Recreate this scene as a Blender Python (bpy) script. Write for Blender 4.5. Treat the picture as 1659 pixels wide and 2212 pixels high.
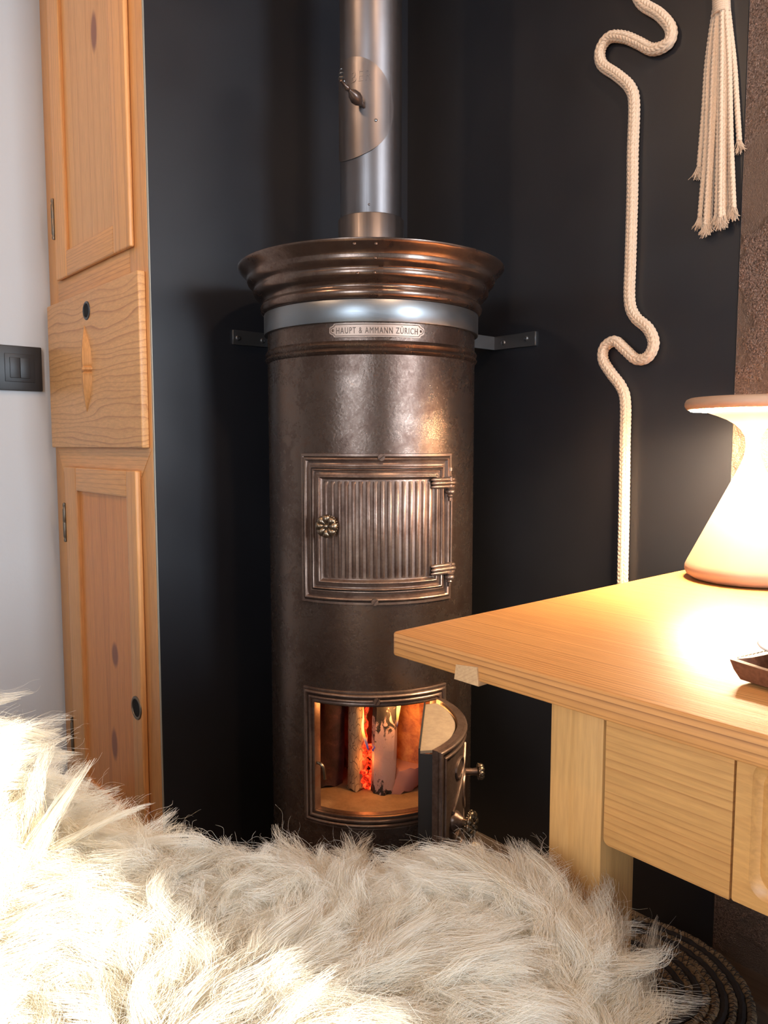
import bpy, bmesh, math, random
import numpy as np
from mathutils import Vector, Matrix

# ------------------------------------------------------------------ clean start
for o in list(bpy.data.objects):
    bpy.data.objects.remove(o)
SC = bpy.context.scene
COL = SC.collection
R = math.radians
PI = math.pi

# ------------------------------------------------------------------ camera
CAM_H = .985
cam = bpy.data.cameras.new('camera')
cam.sensor_fit = 'HORIZONTAL'; cam.sensor_width = 36.0
cam.lens = 36.0 * 1662.0 / 1659.0
cam.clip_start = .02
cam_o = bpy.data.objects.new('camera', cam); COL.objects.link(cam_o)
cam_o.location = (0, 0, CAM_H); cam_o.rotation_euler = (R(85), 0, R(-41))
SC.camera = cam_o

# ------------------------------------------------------------------ world, lights, exposure
w = bpy.data.worlds.new('sky'); SC.world = w; w.use_nodes = True
wn = w.node_tree.nodes['Background']
wn.inputs[0].default_value = (.62, .78, 1.0, 1); wn.inputs[1].default_value = 1.2
SC.view_settings.view_transform = 'Standard'; SC.view_settings.look = 'None'
SC.view_settings.exposure = 0.0; SC.view_settings.gamma = 1.0
SC.view_settings.use_curve_mapping = False

def light(name, kind, loc, energy, color, direction=None, **kw):
    l = bpy.data.lights.new(name, kind); l.energy = energy; l.color = color
    for k, v in kw.items(): setattr(l, k, v)
    o = bpy.data.objects.new(name, l); COL.objects.link(o); o.location = loc
    if direction is not None:
        o.rotation_euler = Vector(direction).to_track_quat('-Z', 'Y').to_euler()
    return o

# low sun through the window behind the viewer
light('sun', 'SUN', (1.5, -6, 4), 16.0, (1.0, .93, .80),
      (-math.sin(R(16.6)) * math.cos(R(22)), math.cos(R(16.6)) * math.cos(R(22)), -math.sin(R(22))), angle=R(.6))
# daylight of the window
light('window_daylight', 'AREA', (.9, -2.47, 1.52), 100.0, (.74, .87, 1.0), (0, 1, 0), shape='RECTANGLE', size=.60, size_y=1.16)
# daylight of the left-hand window of the room
light('side_window_daylight', 'AREA', (-1.66, -.55, 1.45), 46.0, (.72, .86, 1.0), (1, 0, 0), shape='RECTANGLE', size=1.0, size_y=1.1)
# warm ceiling lamps
light('ceiling_spot_a', 'SPOT', (-.35, 1.15, 2.36), 30.0, (1.0, .66, .42), (.65, .32, -1), spot_size=R(125), spot_blend=.7, shadow_soft_size=.05)
light('ceiling_spot_b', 'SPOT', (.55, -.15, 2.36), 36.0, (1.0, .64, .40), (.5, .5, -1), spot_size=R(120), spot_blend=.7, shadow_soft_size=.05)

# ------------------------------------------------------------------ helpers
def obj(name, verts, faces, mat, parent=None, smooth=False, off=(0, 0, 0)):
    me = bpy.data.meshes.new(name)
    if off != (0, 0, 0):
        verts = [(v[0] - off[0], v[1] - off[1], v[2] - off[2]) for v in verts]
    me.from_pydata([tuple(v) for v in verts], [], faces)
    me.validate(); me.update()
    return fin(name, me, mat, parent, smooth)

def fin(name, me, mat, parent=None, smooth=False, angle=40):
    bm = bmesh.new(); bm.from_mesh(me)
    bmesh.ops.recalc_face_normals(bm, faces=bm.faces)
    if smooth:
        for f in bm.faces: f.smooth = True
        for e in bm.edges:
            if len(e.link_faces) == 2 and e.calc_face_angle(0) > R(angle): e.smooth = False
    bm.to_mesh(me); bm.free()
    if mat: me.materials.append(mat)
    o = bpy.data.objects.new(name, me); COL.objects.link(o)
    if parent: o.parent = parent
    return o

def bmobj(name, bm, mat, parent=None, smooth=True, angle=40):
    me = bpy.data.meshes.new(name); bm.to_mesh(me); bm.free()
    return fin(name, me, mat, parent, smooth, angle)

def tag(o, label=None, cat=None, group=None, kind=None):
    if label: o['label'] = label
    if cat: o['category'] = cat
    if group: o['group'] = group
    if kind: o['kind'] = kind
    return o

def thing(name, label, cat, loc=(0, 0, 0), rz=0, group=None):
    o = bpy.data.objects.new(name, None); COL.objects.link(o)
    o.empty_display_size = .05
    o.location = loc; o.rotation_euler = (0, 0, rz)
    return tag(o, label, cat, group)

def box_bm(x0, x1, y0, y1, z0, z1, bev=.0, seg=2, off=(0, 0, 0), bm=None):
    new = bm is None
    b = bmesh.new()
    vs = [b.verts.new((x - off[0], y - off[1], z - off[2])) for x in (x0, x1) for y in (y0, y1) for z in (z0, z1)]
    for f in ((0, 1, 3, 2), (4, 6, 7, 5), (0, 4, 5, 1), (2, 3, 7, 6), (0, 2, 6, 4), (1, 5, 7, 3)):
        b.faces.new([vs[i] for i in f])
    bmesh.ops.recalc_face_normals(b, faces=b.faces)
    if bev:
        bmesh.ops.bevel(b, geom=b.edges[:], offset=bev, segments=seg, affect='EDGES', profile=.6)
    if new: return b
    me = bpy.data.meshes.new('tmp'); b.to_mesh(me); b.free(); bm.from_mesh(me); bpy.data.meshes.remove(me)
    return bm

def box(name, x0, x1, y0, y1, z0, z1, mat, parent=None, bev=.0, seg=2, off=(0, 0, 0)):
    return bmobj(name, box_bm(x0, x1, y0, y1, z0, z1, bev, seg, off), mat, parent, bev > 0)

def lathe_data(prof, n=64, a0=0, a1=2 * PI, cx=0, cy=0):
    """prof: list of (r,z)"""
    V = []; Fc = []
    full = abs(a1 - a0 - 2 * PI) < 1e-6
    m = n if full else n + 1
    for (r, z) in prof:
        for i in range(m):
            a = a0 + (a1 - a0) * i / n
            V.append((cx + r * math.sin(a), cy - r * math.cos(a), z))
    for j in range(len(prof) - 1):
        for i in range(n):
            k = (i + 1) % m
            Fc.append((j * m + i, j * m + k, (j + 1) * m + k, (j + 1) * m + i))
    return V, Fc

def lathe(name, prof, mat, parent=None, n=64, cx=0, cy=0, angle=50, cap=True):
    V, Fc = lathe_data(prof, n, cx=cx, cy=cy)
    if cap:
        if prof[0][0] > 1e-5: Fc.append(tuple(range(n)))
        if prof[-1][0] > 1e-5: Fc.append(tuple((len(prof) - 1) * n + i for i in range(n)))
    me = bpy.data.meshes.new(name); me.from_pydata(V, [], Fc); me.update()
    bm = bmesh.new(); bm.from_mesh(me); bmesh.ops.remove_doubles(bm, verts=bm.verts, dist=1e-6); bm.to_mesh(me); bm.free()
    return fin(name, me, mat, parent, True, angle)

def frames_along(pts):
    pts = [Vector(p) for p in pts]; out = []
    t0 = (pts[1] - pts[0]).normalized()
    nrm = t0.orthogonal().normalized()
    for i, p in enumerate(pts):
        a = pts[max(i - 1, 0)]; b = pts[min(i + 1, len(pts) - 1)]
        t = (b - a).normalized()
        nrm = (nrm - t * nrm.dot(t)).normalized()
        out.append((p, t, nrm, t.cross(nrm)))
    return out

def tube_data(pts, rad, n=8, caps=True, disp=None):
    fr = frames_along(pts); V = []; Fc = []
    s = 0
    for i, (p, t, a, b) in enumerate(fr):
        if i: s += (p - fr[i - 1][0]).length
        r = rad(i / (len(fr) - 1)) if callable(rad) else rad
        for k in range(n):
            th = 2 * PI * k / n
            rr = r * (1 + (disp(s, th) if disp else 0))
            V.append(tuple(p + a * (rr * math.cos(th)) + b * (rr * math.sin(th))))
    for i in range(len(fr) - 1):
        for k in range(n):
            Fc.append((i * n + k, i * n + (k + 1) % n, (i + 1) * n + (k + 1) % n, (i + 1) * n + k))
    if caps:
        Fc.append(tuple(range(n))); Fc.append(tuple((len(fr) - 1) * n + k for k in range(n)))
    return V, Fc

def merge(datas):
    V = []; Fc = []
    for v, f in datas:
        o = len(V); V += list(v); Fc += [tuple(i + o for i in ff) for ff in f]
    return V, Fc

def spline(pts, step):
    """Catmull-Rom resample"""
    P = [Vector(p) for p in pts]; P = [P[0] * 2 - P[1]] + P + [P[-1] * 2 - P[-2]]
    out = []
    for i in range(1, len(P) - 2):
        n = max(2, int((P[i + 1] - P[i]).length / step))
        for k in range(n):
            t = k / n
            a, b, c, d = P[i - 1], P[i], P[i + 1], P[i + 2]
            out.append(.5 * ((2 * b) + (c - a) * t + (2 * a - 5 * b + 4 * c - d) * t * t + (3 * b - a - 3 * c + d) * t ** 3))
    out.append(P[-2])
    for _ in range(2):
        out = [out[0]] + [(out[i - 1] + out[i] * 2 + out[i + 1]) / 4 for i in range(1, len(out) - 1)] + [out[-1]]
    return out

# ------------------------------------------------------------------ materials
class NT:
    def __init__(s, name):
        s.m = bpy.data.materials.new(name); s.m.use_nodes = True
        s.t = s.m.node_tree; s.n = s.t.nodes; s.l = s.t.links
        s.b = s.n['Principled BSDF']; s.out = s.n['Material Output']
    def node(s, typ, **kw):
        x = s.n.new(typ)
        for k, v in kw.items(): setattr(x, k, v)
        return x
    def link(s, a, b): s.l.new(a, b)
    def val(s, sock, v):
        if hasattr(v, 'is_linked'): s.l.new(v, sock)
        else: sock.default_value = v
    def math(s, op, a, b=None, c=None, clamp=False):
        x = s.node('ShaderNodeMath', operation=op); x.use_clamp = clamp
        s.val(x.inputs[0], a)
        if b is not None: s.val(x.inputs[1], b)
        if c is not None: s.val(x.inputs[2], c)
        return x.outputs[0]
    def coord(s, scale=(1, 1, 1), loc=(0, 0, 0)):
        tc = s.node('ShaderNodeTexCoord'); mp = s.node('ShaderNodeMapping')
        mp.inputs['Scale'].default_value = scale; mp.inputs['Location'].default_value = loc
        s.link(tc.outputs['Object'], mp.inputs[0]); return mp.outputs[0]
    def noise(s, vec, scale, detail=4, rough=.55, dist=0, color=False):
        x = s.node('ShaderNodeTexNoise'); s.link(vec, x.inputs['Vector'])
        x.inputs['Scale'].default_value = scale; x.inputs['Detail'].default_value = detail
        x.inputs['Roughness'].default_value = rough; x.inputs['Distortion'].default_value = dist
        return x.outputs['Color' if color else 'Fac']
    def ramp(s, fac, stops, interp='LINEAR'):
        x = s.node('ShaderNodeValToRGB'); x.color_ramp.interpolation = interp
        e = x.color_ramp.elements
        while len(e) > 1: e.remove(e[-1])
        for i, (p, c) in enumerate(stops):
            c = c if len(c) == 4 else (*c, 1)
            if i == 0: e[0].position = p; e[0].color = c
            else:
                q = e.new(p); q.color = c
        s.val(x.inputs[0], fac); return x.outputs[0]
    def mix(s, fac, a, b, mode='MIX'):
        x = s.node('ShaderNodeMix', data_type='RGBA', blend_type=mode)
        s.val(x.inputs[0], fac)
        s.val(x.inputs[6], a if hasattr(a, 'is_linked') else (*a, 1)[:4])
        s.val(x.inputs[7], b if hasattr(b, 'is_linked') else (*b, 1)[:4])
        return x.outputs[2]
    def bump(s, h, strength=.3, dist=.01, normal=None):
        x = s.node('ShaderNodeBump'); x.inputs['Strength'].default_value = strength
        x.inputs['Distance'].default_value = dist; s.link(h, x.inputs['Height'])
        if normal: s.link(normal, x.inputs['Normal'])
        return x.outputs[0]
    def set(s, **kw):
        for k, v in kw.items():
            k = k.replace('_', ' ')
            if isinstance(v, tuple) and len(v) == 3: v = (*v, 1)
            s.val(s.b.inputs[k], v)
        return s

def plain(name, col, rough=.5, metal=0, spec=.5):
    t = NT(name); t.set(Base_Color=col, Roughness=rough, Metallic=metal); t.b.inputs['Specular IOR Level'].default_value = spec
    return t.m

def wood(name, light_c, dark_c, axis, across, freq=55, pith=(0, .02), wob=.03, rough=.42, knots=(), contrast=.85, seed=0, grain_stretch=.07):
    """axis: grain axis index; across: axis index of the face's other direction; third axis = depth.
    knots: list of (across pos, grain pos, half width, half length)"""
    t = NT(name); ax = axis; ac = across; dp = 3 - ax - ac
    tc = t.node('ShaderNodeTexCoord'); sp = t.node('ShaderNodeSeparateXYZ'); t.link(tc.outputs['Object'], sp.inputs[0])
    info = t.node('ShaderNodeObjectInfo')
    rnd = t.math('MULTIPLY', info.outputs['Random'], 9.0)
    sc = [1, 1, 1]; sc[ax] = grain_stretch
    mp = t.node('ShaderNodeMapping'); mp.inputs['Scale'].default_value = sc
    cmb = t.node('ShaderNodeCombineXYZ')
    for i in range(3): t.val(cmb.inputs[i], rnd)
    add = t.node('ShaderNodeVectorMath', operation='ADD'); t.link(tc.outputs['Object'], mp.inputs[0])
    t.link(mp.outputs[0], add.inputs[0]); t.link(cmb.outputs[0], add.inputs[1])
    vec = add.outputs[0]
    n1 = t.noise(vec, 7 + seed * .37, 3, .5)
    n2 = t.noise(vec, 260, 3, .6)
    A = sp.outputs[ac]; G = sp.outputs[ax]; Dp = sp.outputs[dp]
    a = t.math('SUBTRACT', A, pith[0]); d = t.math('SUBTRACT', Dp, pith[1])
    dist = t.math('SQRT', t.math('ADD', t.math('MULTIPLY', a, a), t.math('MULTIPLY', d, d)))
    dist = t.math('ADD', dist, t.math('MULTIPLY', t.math('SUBTRACT', n1, .5), wob * 2))
    kn = None
    for (ka, kg, kw, kl) in knots:
        q = t.math('DIVIDE', t.math('SUBTRACT', A, ka), kw); r = t.math('DIVIDE', t.math('SUBTRACT', G, kg), kl)
        e = t.math('SQRT', t.math('ADD', t.math('MULTIPLY', q, q), t.math('MULTIPLY', r, r)))
        bulge = t.math('DIVIDE', .012, t.math('ADD', 1, t.math('MULTIPLY', e, e)))
        dist = t.math('ADD', dist, bulge)
        mask = t.node('ShaderNodeMapRange', interpolation_type='SMOOTHSTEP')
        t.link(e, mask.inputs[0]); mask.inputs[1].default_value = .7; mask.inputs[2].default_value = 1.35
        mask.inputs[3].default_value = 1; mask.inputs[4].default_value = 0
        kn = mask.outputs[0] if kn is None else t.math('MAXIMUM', kn, mask.outputs[0])
    c1 = t.node('ShaderNodeCombineXYZ'); t.val(c1.inputs[0], t.math('MULTIPLY', dist, freq * .16)); t.val(c1.inputs[1], rnd)
    uneven = t.noise(c1.outputs[0], 1.0, 2, .5)
    fr = t.math('FRACT', t.math('ADD', t.math('MULTIPLY', dist, freq), t.math('MULTIPLY', uneven, 5.0)))
    c2 = t.node('ShaderNodeCombineXYZ'); t.val(c2.inputs[0], t.math('MULTIPLY', dist, freq * .37)); t.val(c2.inputs[1], t.math('ADD', rnd, 3.3))
    strength = t.ramp(t.noise(c2.outputs[0], 1.0, 2, .6), [(.32, (.35,) * 3), (.62, (1,) * 3)])
    mid = tuple(light_c[i] * .55 + dark_c[i] * .45 for i in range(3))
    c = t.ramp(fr, [(0, light_c), (.55, light_c), (.82, mid), (.93, dark_c), (1, light_c)])
    c = t.mix(t.math('MULTIPLY', strength, contrast), light_c, c)
    fine = t.ramp(n2, [(.3, (.86, .84, .82)), (.7, (1.06, 1.05, 1.04))])
    c = t.mix(1, c, fine, 'MULTIPLY')
    big = t.ramp(t.noise(vec, 3.1, 2, .5), [(.3, (.86, .82, .78)), (.7, (1.08, 1.08, 1.08))])
    c = t.mix(1, c, big, 'MULTIPLY')
    if kn is not None: c = t.mix(t.math('MULTIPLY', kn, .85), c, (.20, .052, .028))
    t.set(Base_Color=c, Roughness=rough)
    t.link(t.bump(t.math('ADD', t.math('MULTIPLY', fr, .5), n2), .12, .0015), t.b.inputs['Normal'])
    return t.m

PINE_L = (.74, .37, .135); PINE_D = (.38, .14, .045)
M = {}
M['pine_v'] = wood('pine_vertical', PINE_L, PINE_D, 2, 1, freq=85, pith=(0, .25), wob=.02, rough=.38, contrast=.5)
M['pine_h'] = wood('pine_horizontal', PINE_L, PINE_D, 1, 2, freq=95, pith=(0, .12), wob=.02, rough=.38, contrast=.7)
M['flap'] = wood('pine_flap', (.70, .37, .145), (.38, .14, .045), 1, 2, freq=62, pith=(-.03, .05), wob=.060, rough=.38, grain_stretch=.20, contrast=.75)
M['panel_up'] = wood('pine_upper_panel', (.70, .37, .145), (.50, .21, .07), 2, 1, freq=30, pith=(.33, -.03), wob=.05, rough=.36, contrast=.5, knots=[(1.79 - 1.54, 1.905, .016, .040)])
M['panel_lo'] = wood('pine_lower_panel', (.74, .30, .085), (.52, .18, .045), 2, 1, freq=26, pith=(.28, -.03), wob=.05, rough=.36, contrast=.5, knots=[(1.772 - 1.54, .487, .018, .027), (1.792 - 1.54, .262, .017, .036)])
M['table_top'] = wood('pine_tabletop', (.57, .275, .092), (.23, .08, .024), 1, 0, freq=250, pith=(-.56, .56), wob=.012, rough=.40, knots=(), contrast=1.0, grain_stretch=.05)
M['table_v'] = wood('pine_table_leg', (.66, .37, .135), (.54, .28, .085), 2, 1, freq=60, pith=(0, .12), wob=.01, rough=.45, contrast=.5)
M['table_h'] = wood('pine_apron', (.64, .34, .115), (.40, .17, .05), 1, 2, freq=120, pith=(.47, -.37), wob=.010, rough=.42, contrast=.75)
M['drawer'] = wood('pine_drawer', (.64, .34, .115), (.46, .21, .065), 1, 2, freq=60, pith=(-.08, -.40), wob=.02, rough=.42, contrast=.35)
M['table_end'] = wood('pine_end_grain', (.55, .36, .20), (.40, .22, .11), 0, 1, freq=260, pith=(.05, -.05), wob=.004, rough=.6, contrast=.6)
M['table_dark'] = plain('pine_hidden', (.30, .17, .07), .6)
M['white_wall'] = None
t = NT('white_plaster'); v = t.coord((1, 1, 1))
t.set(Base_Color=(.55, .56, .57), Roughness=.85)
t.link(t.bump(t.noise(v, 55, 5, .6), .10, .004), t.b.inputs['Normal']); M['white_wall'] = t.m
t = NT('black_sheet_steel'); v = t.coord()
t.set(Base_Color=t.ramp(t.noise(v, 3, 3), [(.3, (.013, .013, .016)), (.7, (.019, .019, .022))]), Roughness=t.ramp(t.noise(v, 7, 3), [(.3, (.32,) * 3), (.7, (.38,) * 3)]), Metallic=0)
t.link(t.bump(t.noise(v, 900, 2), .05, .0006), t.b.inputs['Normal']); M['black_panel'] = t.m
M['panel_edge'] = plain('panel_edge', (.40, .37, .30), .4, .3)

t = NT('bronze_plaster'); v = t.coord()
patch = t.noise(v, 6.5, 4, .6, .4)
rough_m = t.ramp(patch, [(.46, (.15, .15, .15)), (.54, (1, 1, 1))])
fine = t.noise(v, 300, 4, .6, .6); fine2 = t.noise(v, 600, 3, .6)
h = t.math('ADD', t.math('MULTIPLY', t.math('MULTIPLY', fine, rough_m), 1.0), t.math('MULTIPLY', fine2, .22))
t.set(Base_Color=t.mix(rough_m, (.17, .118, .09), t.ramp(fine, [(.35, (.08, .053, .04)), (.65, (.34, .23, .18))])), Metallic=.70, Roughness=.30)
t.link(t.bump(h, 1.0, .007), t.b.inputs['Normal']); M['bronze'] = t.m
M['bronze_wire'] = plain('bronze_wire', (.20, .14, .10), .45, .6)

def stove_metal(name, base=1.0, rough=(.30, .52), bump=.12, metal=.88):
    t = NT(name); v = t.coord()
    big = t.noise(v, 5.5, 5, .62, .3); mid = t.noise(v, 26, 6, .7, .6); spk = t.noise(v, 210, 5, .7, .4)
    mixf = t.math('ADD', t.math('MULTIPLY', big, .45), t.math('ADD', t.math('MULTIPLY', mid, .35), t.math('MULTIPLY', spk, .20)))
    c = t.ramp(mixf, [(.36, (.11 * base, .060 * base, .042 * base)), (.46, (.21 * base, .132 * base, .100 * base)), (.56, (.31 * base, .218 * base, .172 * base)), (.66, (.28 * base, .140 * base, .080 * base))])
    t.set(Base_Color=c, Metallic=metal, Roughness=t.ramp(mixf, [(.38, (rough[1],) * 3), (.6, (rough[0],) * 3)]))
    t.link(t.bump(t.math('ADD', t.math('MULTIPLY', spk, .7), t.math('MULTIPLY', mid, .5)), bump, .003), t.b.inputs['Normal'])
    return t.m
M['stove'] = stove_metal('stove_sheet_iron', .46, (.20, .38), .20, .84)
M['crown'] = stove_metal('stove_crown_sheet', .66, (.20, .30), .03)
M['cast'] = stove_metal('cast_iron_brown', .74, (.30, .42), .08, .74)
M['brass'] = plain('aged_brass', (.22, .165, .115), .32, .95)
M['plate'] = plain('copper_brass_plate', (.36, .26, .205), .46, .9)
M['plate_dark'] = plain('plate_dark', (.10, .07, .055), .5, .6)
t = NT('brushed_steel'); v = t.coord((1, 1, 60)); n = t.noise(v, 30, 3)
t.set(Base_Color=(.25, .26, .27), Metallic=1.0, Roughness=t.ramp(n, [(.3, (.32,) * 3), (.7, (.44,) * 3)])); M['steel'] = t.m
t = NT('flue_steel'); v = t.coord((60, 60, .6)); n = t.noise(v, 4, 3)
t.set(Base_Color=t.ramp(t.noise(t.coord(), 5, 4), [(.3, (.15, .13, .125)), (.7, (.21, .19, .19))]), Metallic=1.0, Roughness=t.ramp(n, [(.3, (.36,) * 3), (.7, (.46,) * 3)])); M['flue'] = t.m
M['dark_inside'] = plain('soot_and_shade_black', (.02, .016, .014), .7)  # sooted iron, and painted shade in the hollow of the open door
t = NT('rusty_lining'); v = t.coord(); n = t.noise(v, 14, 6, .7, .5)
t.set(Base_Color=t.ramp(n, [(.3, (.12, .035, .015)), (.5, (.30, .10, .03)), (.7, (.48, .20, .06))]), Roughness=.6, Metallic=.2); M['lining'] = t.m
t = NT('fireclay'); v = t.coord(); n = t.noise(v, 30, 6, .7)
t.set(Base_Color=t.ramp(n, [(.3, (.17, .10, .045)), (.7, (.30, .19, .095))]), Roughness=.75)
t.link(t.bump(n, .3, .004), t.b.inputs['Normal']); M['fireclay'] = t.m
t = NT('insulation'); v = t.coord(); n = t.noise(v, 60, 5, .7)
t.set(Base_Color=t.ramp(n, [(.3, (.23, .165, .11)), (.7, (.32, .235, .155))]), Roughness=.8); M['insulation'] = t.m
M['black_plastic'] = plain('black_plastic', (.012, .012, .013), .42)
M['hole'] = plain('hole_shade', (.004, .004, .004), .9)  # shade of the finger holes as a near-black colour
M['gunmetal'] = plain('gunmetal_ring', (.10, .11, .12), .3, .9)
M['hinge'] = plain('hinge_steel', (.20, .16, .12), .4, .9)
t = NT('cotton_rope'); v = t.coord(); n = t.noise(v, 900, 3)
t.set(Base_Color=t.ramp(n, [(.3, (.54, .38, .26)), (.7, (.74, .57, .41))]), Roughness=.9)
t.b.inputs['Sheen Weight'].default_value = .2; M['rope'] = t.m
M['lamp'] = plain('lamp_ceramic', (.42, .27, .18), .5)
t = NT('lamp_glow'); t.set(Base_Color=(1, .9, .7)); t.b.inputs['Emission Color'].default_value = (1.0, .74, .46, 1); t.b.inputs['Emission Strength'].default_value = 1000.0; M['glow'] = t.m
t = NT('brown_leather'); v = t.coord(); n = t.noise(v, 260, 4)
t.set(Base_Color=t.ramp(n, [(.3, (.13, .045, .02)), (.7, (.22, .085, .04))]), Roughness=.5)
t.link(t.bump(n, .25, .001), t.b.inputs['Normal']); M['leather'] = t.m
M['leather_in'] = plain('leather_inside', (.52, .25, .10), .6)
M['thread'] = plain('pale_thread', (.75, .62, .45), .8)
M['dish'] = plain('white_dish', (.75, .74, .74), .3)
t = NT('tan_jute'); v = t.coord(); n = t.noise(v, 130, 4, .7)
t.set(Base_Color=t.ramp(n, [(.3, (.10, .066, .036)), (.7, (.32, .225, .13))]), Roughness=.85)
t.link(t.bump(n, .5, .004), t.b.inputs['Normal']); M['jute'] = t.m
M['dark_cord'] = plain('dark_cord', (.022, .017, .017), .85)
M['floor'] = wood('dark_floor', (.10, .07, .05), (.06, .04, .03), 1, 0, freq=40, pith=(0, -.2), wob=.03, rough=.5)
M['ceiling'] = wood('pine_ceiling', (.55, .34, .18), (.38, .2, .1), 1, 0, freq=40, pith=(0, -.2), wob=.03, rough=.5)
M['frame_white'] = plain('window_paint', (.75, .75, .74), .4)

# ------------------------------------------------------------------ room
WX, WY, BX, BY, CH = 1.424, 2.155, -1.6, -2.4, 2.42
def struct(o): o['kind'] = 'structure'; return o
struct(box('floor', BX - .1, WX + .2, BY - .1, WY + .1, -.06, 0, M['floor']))
struct(box('ceiling', BX - .1, WX + .2, BY - .1, WY + .1, CH, CH + .06, M['ceiling']))
struct(box('wall_left', BX - .1, WX + .2, WY, WY + .08, 0, CH, M['white_wall']))
struct(box('wall_right', WX, WX + .08, BY - .1, WY, 0, CH, M['white_wall']))
def holed_wall(name, axis, c0, c1, u0, u1, z0, z1, hu0, hu1, hz0, hz1):
    bm = bmesh.new()
    for (a, b, c, d) in ((u0, hu0, z0, z1), (hu1, u1, z0, z1), (hu0, hu1, z0, hz0), (hu0, hu1, hz1, z1)):
        if axis == 'y': box_bm(a, b, c0, c1, c, d, bm=bm)
        else: box_bm(c0, c1, a, b, c, d, bm=bm)
    return struct(bmobj(name, bm, M['white_wall'], smooth=False))
holed_wall('wall_back', 'y', BY - .08, BY, BX - .1, WX, 0, CH, .58, 1.22, .92, 2.12)
holed_wall('wall_front', 'x', BX - .08, BX, BY, WY, 0, CH, -1.10, 0.0, .88, 2.02)
struct(box('wall_stove', 1.05, WX, 1.545, 1.60, 0, CH, M['white_wall']))
# windows (outside the frame, they carry the daylight)
def window(name, axis, c, u0, u1, z0, z1):
    root = thing(name, None, None, ((u0 + u1) / 2, c, z0) if axis == 'y' else (c, (u0 + u1) / 2, z0)); del_off = tuple(root.location)
    root['kind'] = 'structure'
    def b(nm, a0, a1, b0, b1, d, m):
        if axis == 'y': box(nm, a0, a1, c - d, c + d, b0, b1, m, root, 0, off=del_off)
        else: box(nm, c - d, c + d, a0, a1, b0, b1, m, root, 0, off=del_off)
    f = .035
    b('window_stile', u0, u0 + f, z0, z1, .02, M['frame_white']); b('window_stile', u1 - f, u1, z0, z1, .02, M['frame_white'])
    b('window_rail', u0 + f, u1 - f, z0, z0 + f, .02, M['frame_white']); b('window_rail', u0 + f, u1 - f, z1 - f, z1, .02, M['frame_white'])
window('window_1', 'y', BY - .03, .58, 1.22, .92, 2.12)
window('window_2', 'x', BX - .03, -1.10, 0.0, .88, 2.02)

# wall panels
pl = box('wall_panel', .7010, 1.4205, 1.540, 1.545, .0, CH - .01, M['black_panel'])
tag(pl, 'matte black steel panel between the pine cupboard and the room corner', 'panel')
pr = box('wall_panel', 1.4205, 1.4235, .6555, 1.540, .0, CH - .01, M['black_panel'])
tag(pr, 'matte black steel panel behind the hanging ropes and table', 'panel')
bz = thing('bronze_panel', 'rough textured bronze wall panel right of the black panel, behind the lamp', 'panel', (1.4222, -.3, 0))
box('plaster_face', 1.4195, 1.4235, -1.25, .6535, 0, CH - .01, M['bronze'], bz, 0, off=(1.4222, -.3, 0))
# a patch of wire mesh pressed into it
ds = []
for i in range(26):
    y = .60 - .010 * i if False else .585 - .011 * i
    ds.append(tube_data([(1.4190, y, .86), (1.4190, y, 1.01)], .0011, 4))
for j in range(15):
    z = .862 + .0105 * j
    ds.append(tube_data([(1.4186, .585, z), (1.4186, .31, z)], .0011, 4))
V, Fc = merge(ds)
# keep only behind / right of the lamp neck
o = obj('wire_mesh', V, Fc, M['bronze_wire'], bz, off=(1.4222, -.3, 0))
struct(box('trim_1', .6990, .7008, 1.5392, 1.5448, 0, CH - .01, M['panel_edge']))

# ------------------------------------------------------------------ cabinet
CB = (.95, 1.845, 0)
cab = thing('corner_cupboard', 'tall orange pine cupboard with two panelled doors and a drop front flap', 'cupboard', CB)
O = (.698, 1.54, 0)     # origin for wood coords of the fronts -> keep cab local
CB = (.698, 1.54, 0); cab.location = CB
XF = .698; YR = 1.545; YL = 2.1535
def cbox(name, x0, x1, y0, y1, z0, z1, m, parent=cab, bev=.0015):
    return box(name, x0, x1, y0, y1, z0, z1, m, parent, bev, 2, CB)
cbox('carcass', .722, 1.04, YR + .002, YL, 0.0, CH - .012, M['pine_v'], bev=0)
# face frame
cbox('stile', XF, .722, YR, 1.634, 0, CH - .012, M['pine_v'])
cbox('stile', XF, .722, 2.088, YL, 0, CH - .012, M['pine_v'])
def mitred_rail(name, z0, z1, z0in=None, z1in=None):
    return cbox(name, XF - .0004, .7222, 1.634, 2.088, z0, z1, M['pine_h'])
mitred_rail('rail', 1.335, 1.43)
# rail between flap and lower door, mitred corners running into the stiles
y0, y1, yi0, yi1 = YR + .001, 2.134, 1.612, 2.086
V = []
for x in (XF - .0012, .7215):
    V += [(x, y0, .9775), (x, y1, .9775), (x, yi1, .905), (x, yi0, .905)]
Fc = [(0, 1, 2, 3), (7, 6, 5, 4)] + [(i, (i + 1) % 4, 4 + (i + 1) % 4, 4 + i) for i in range(4)]
obj('rail', V, Fc, M['pine_h'], cab, off=CB)
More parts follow.
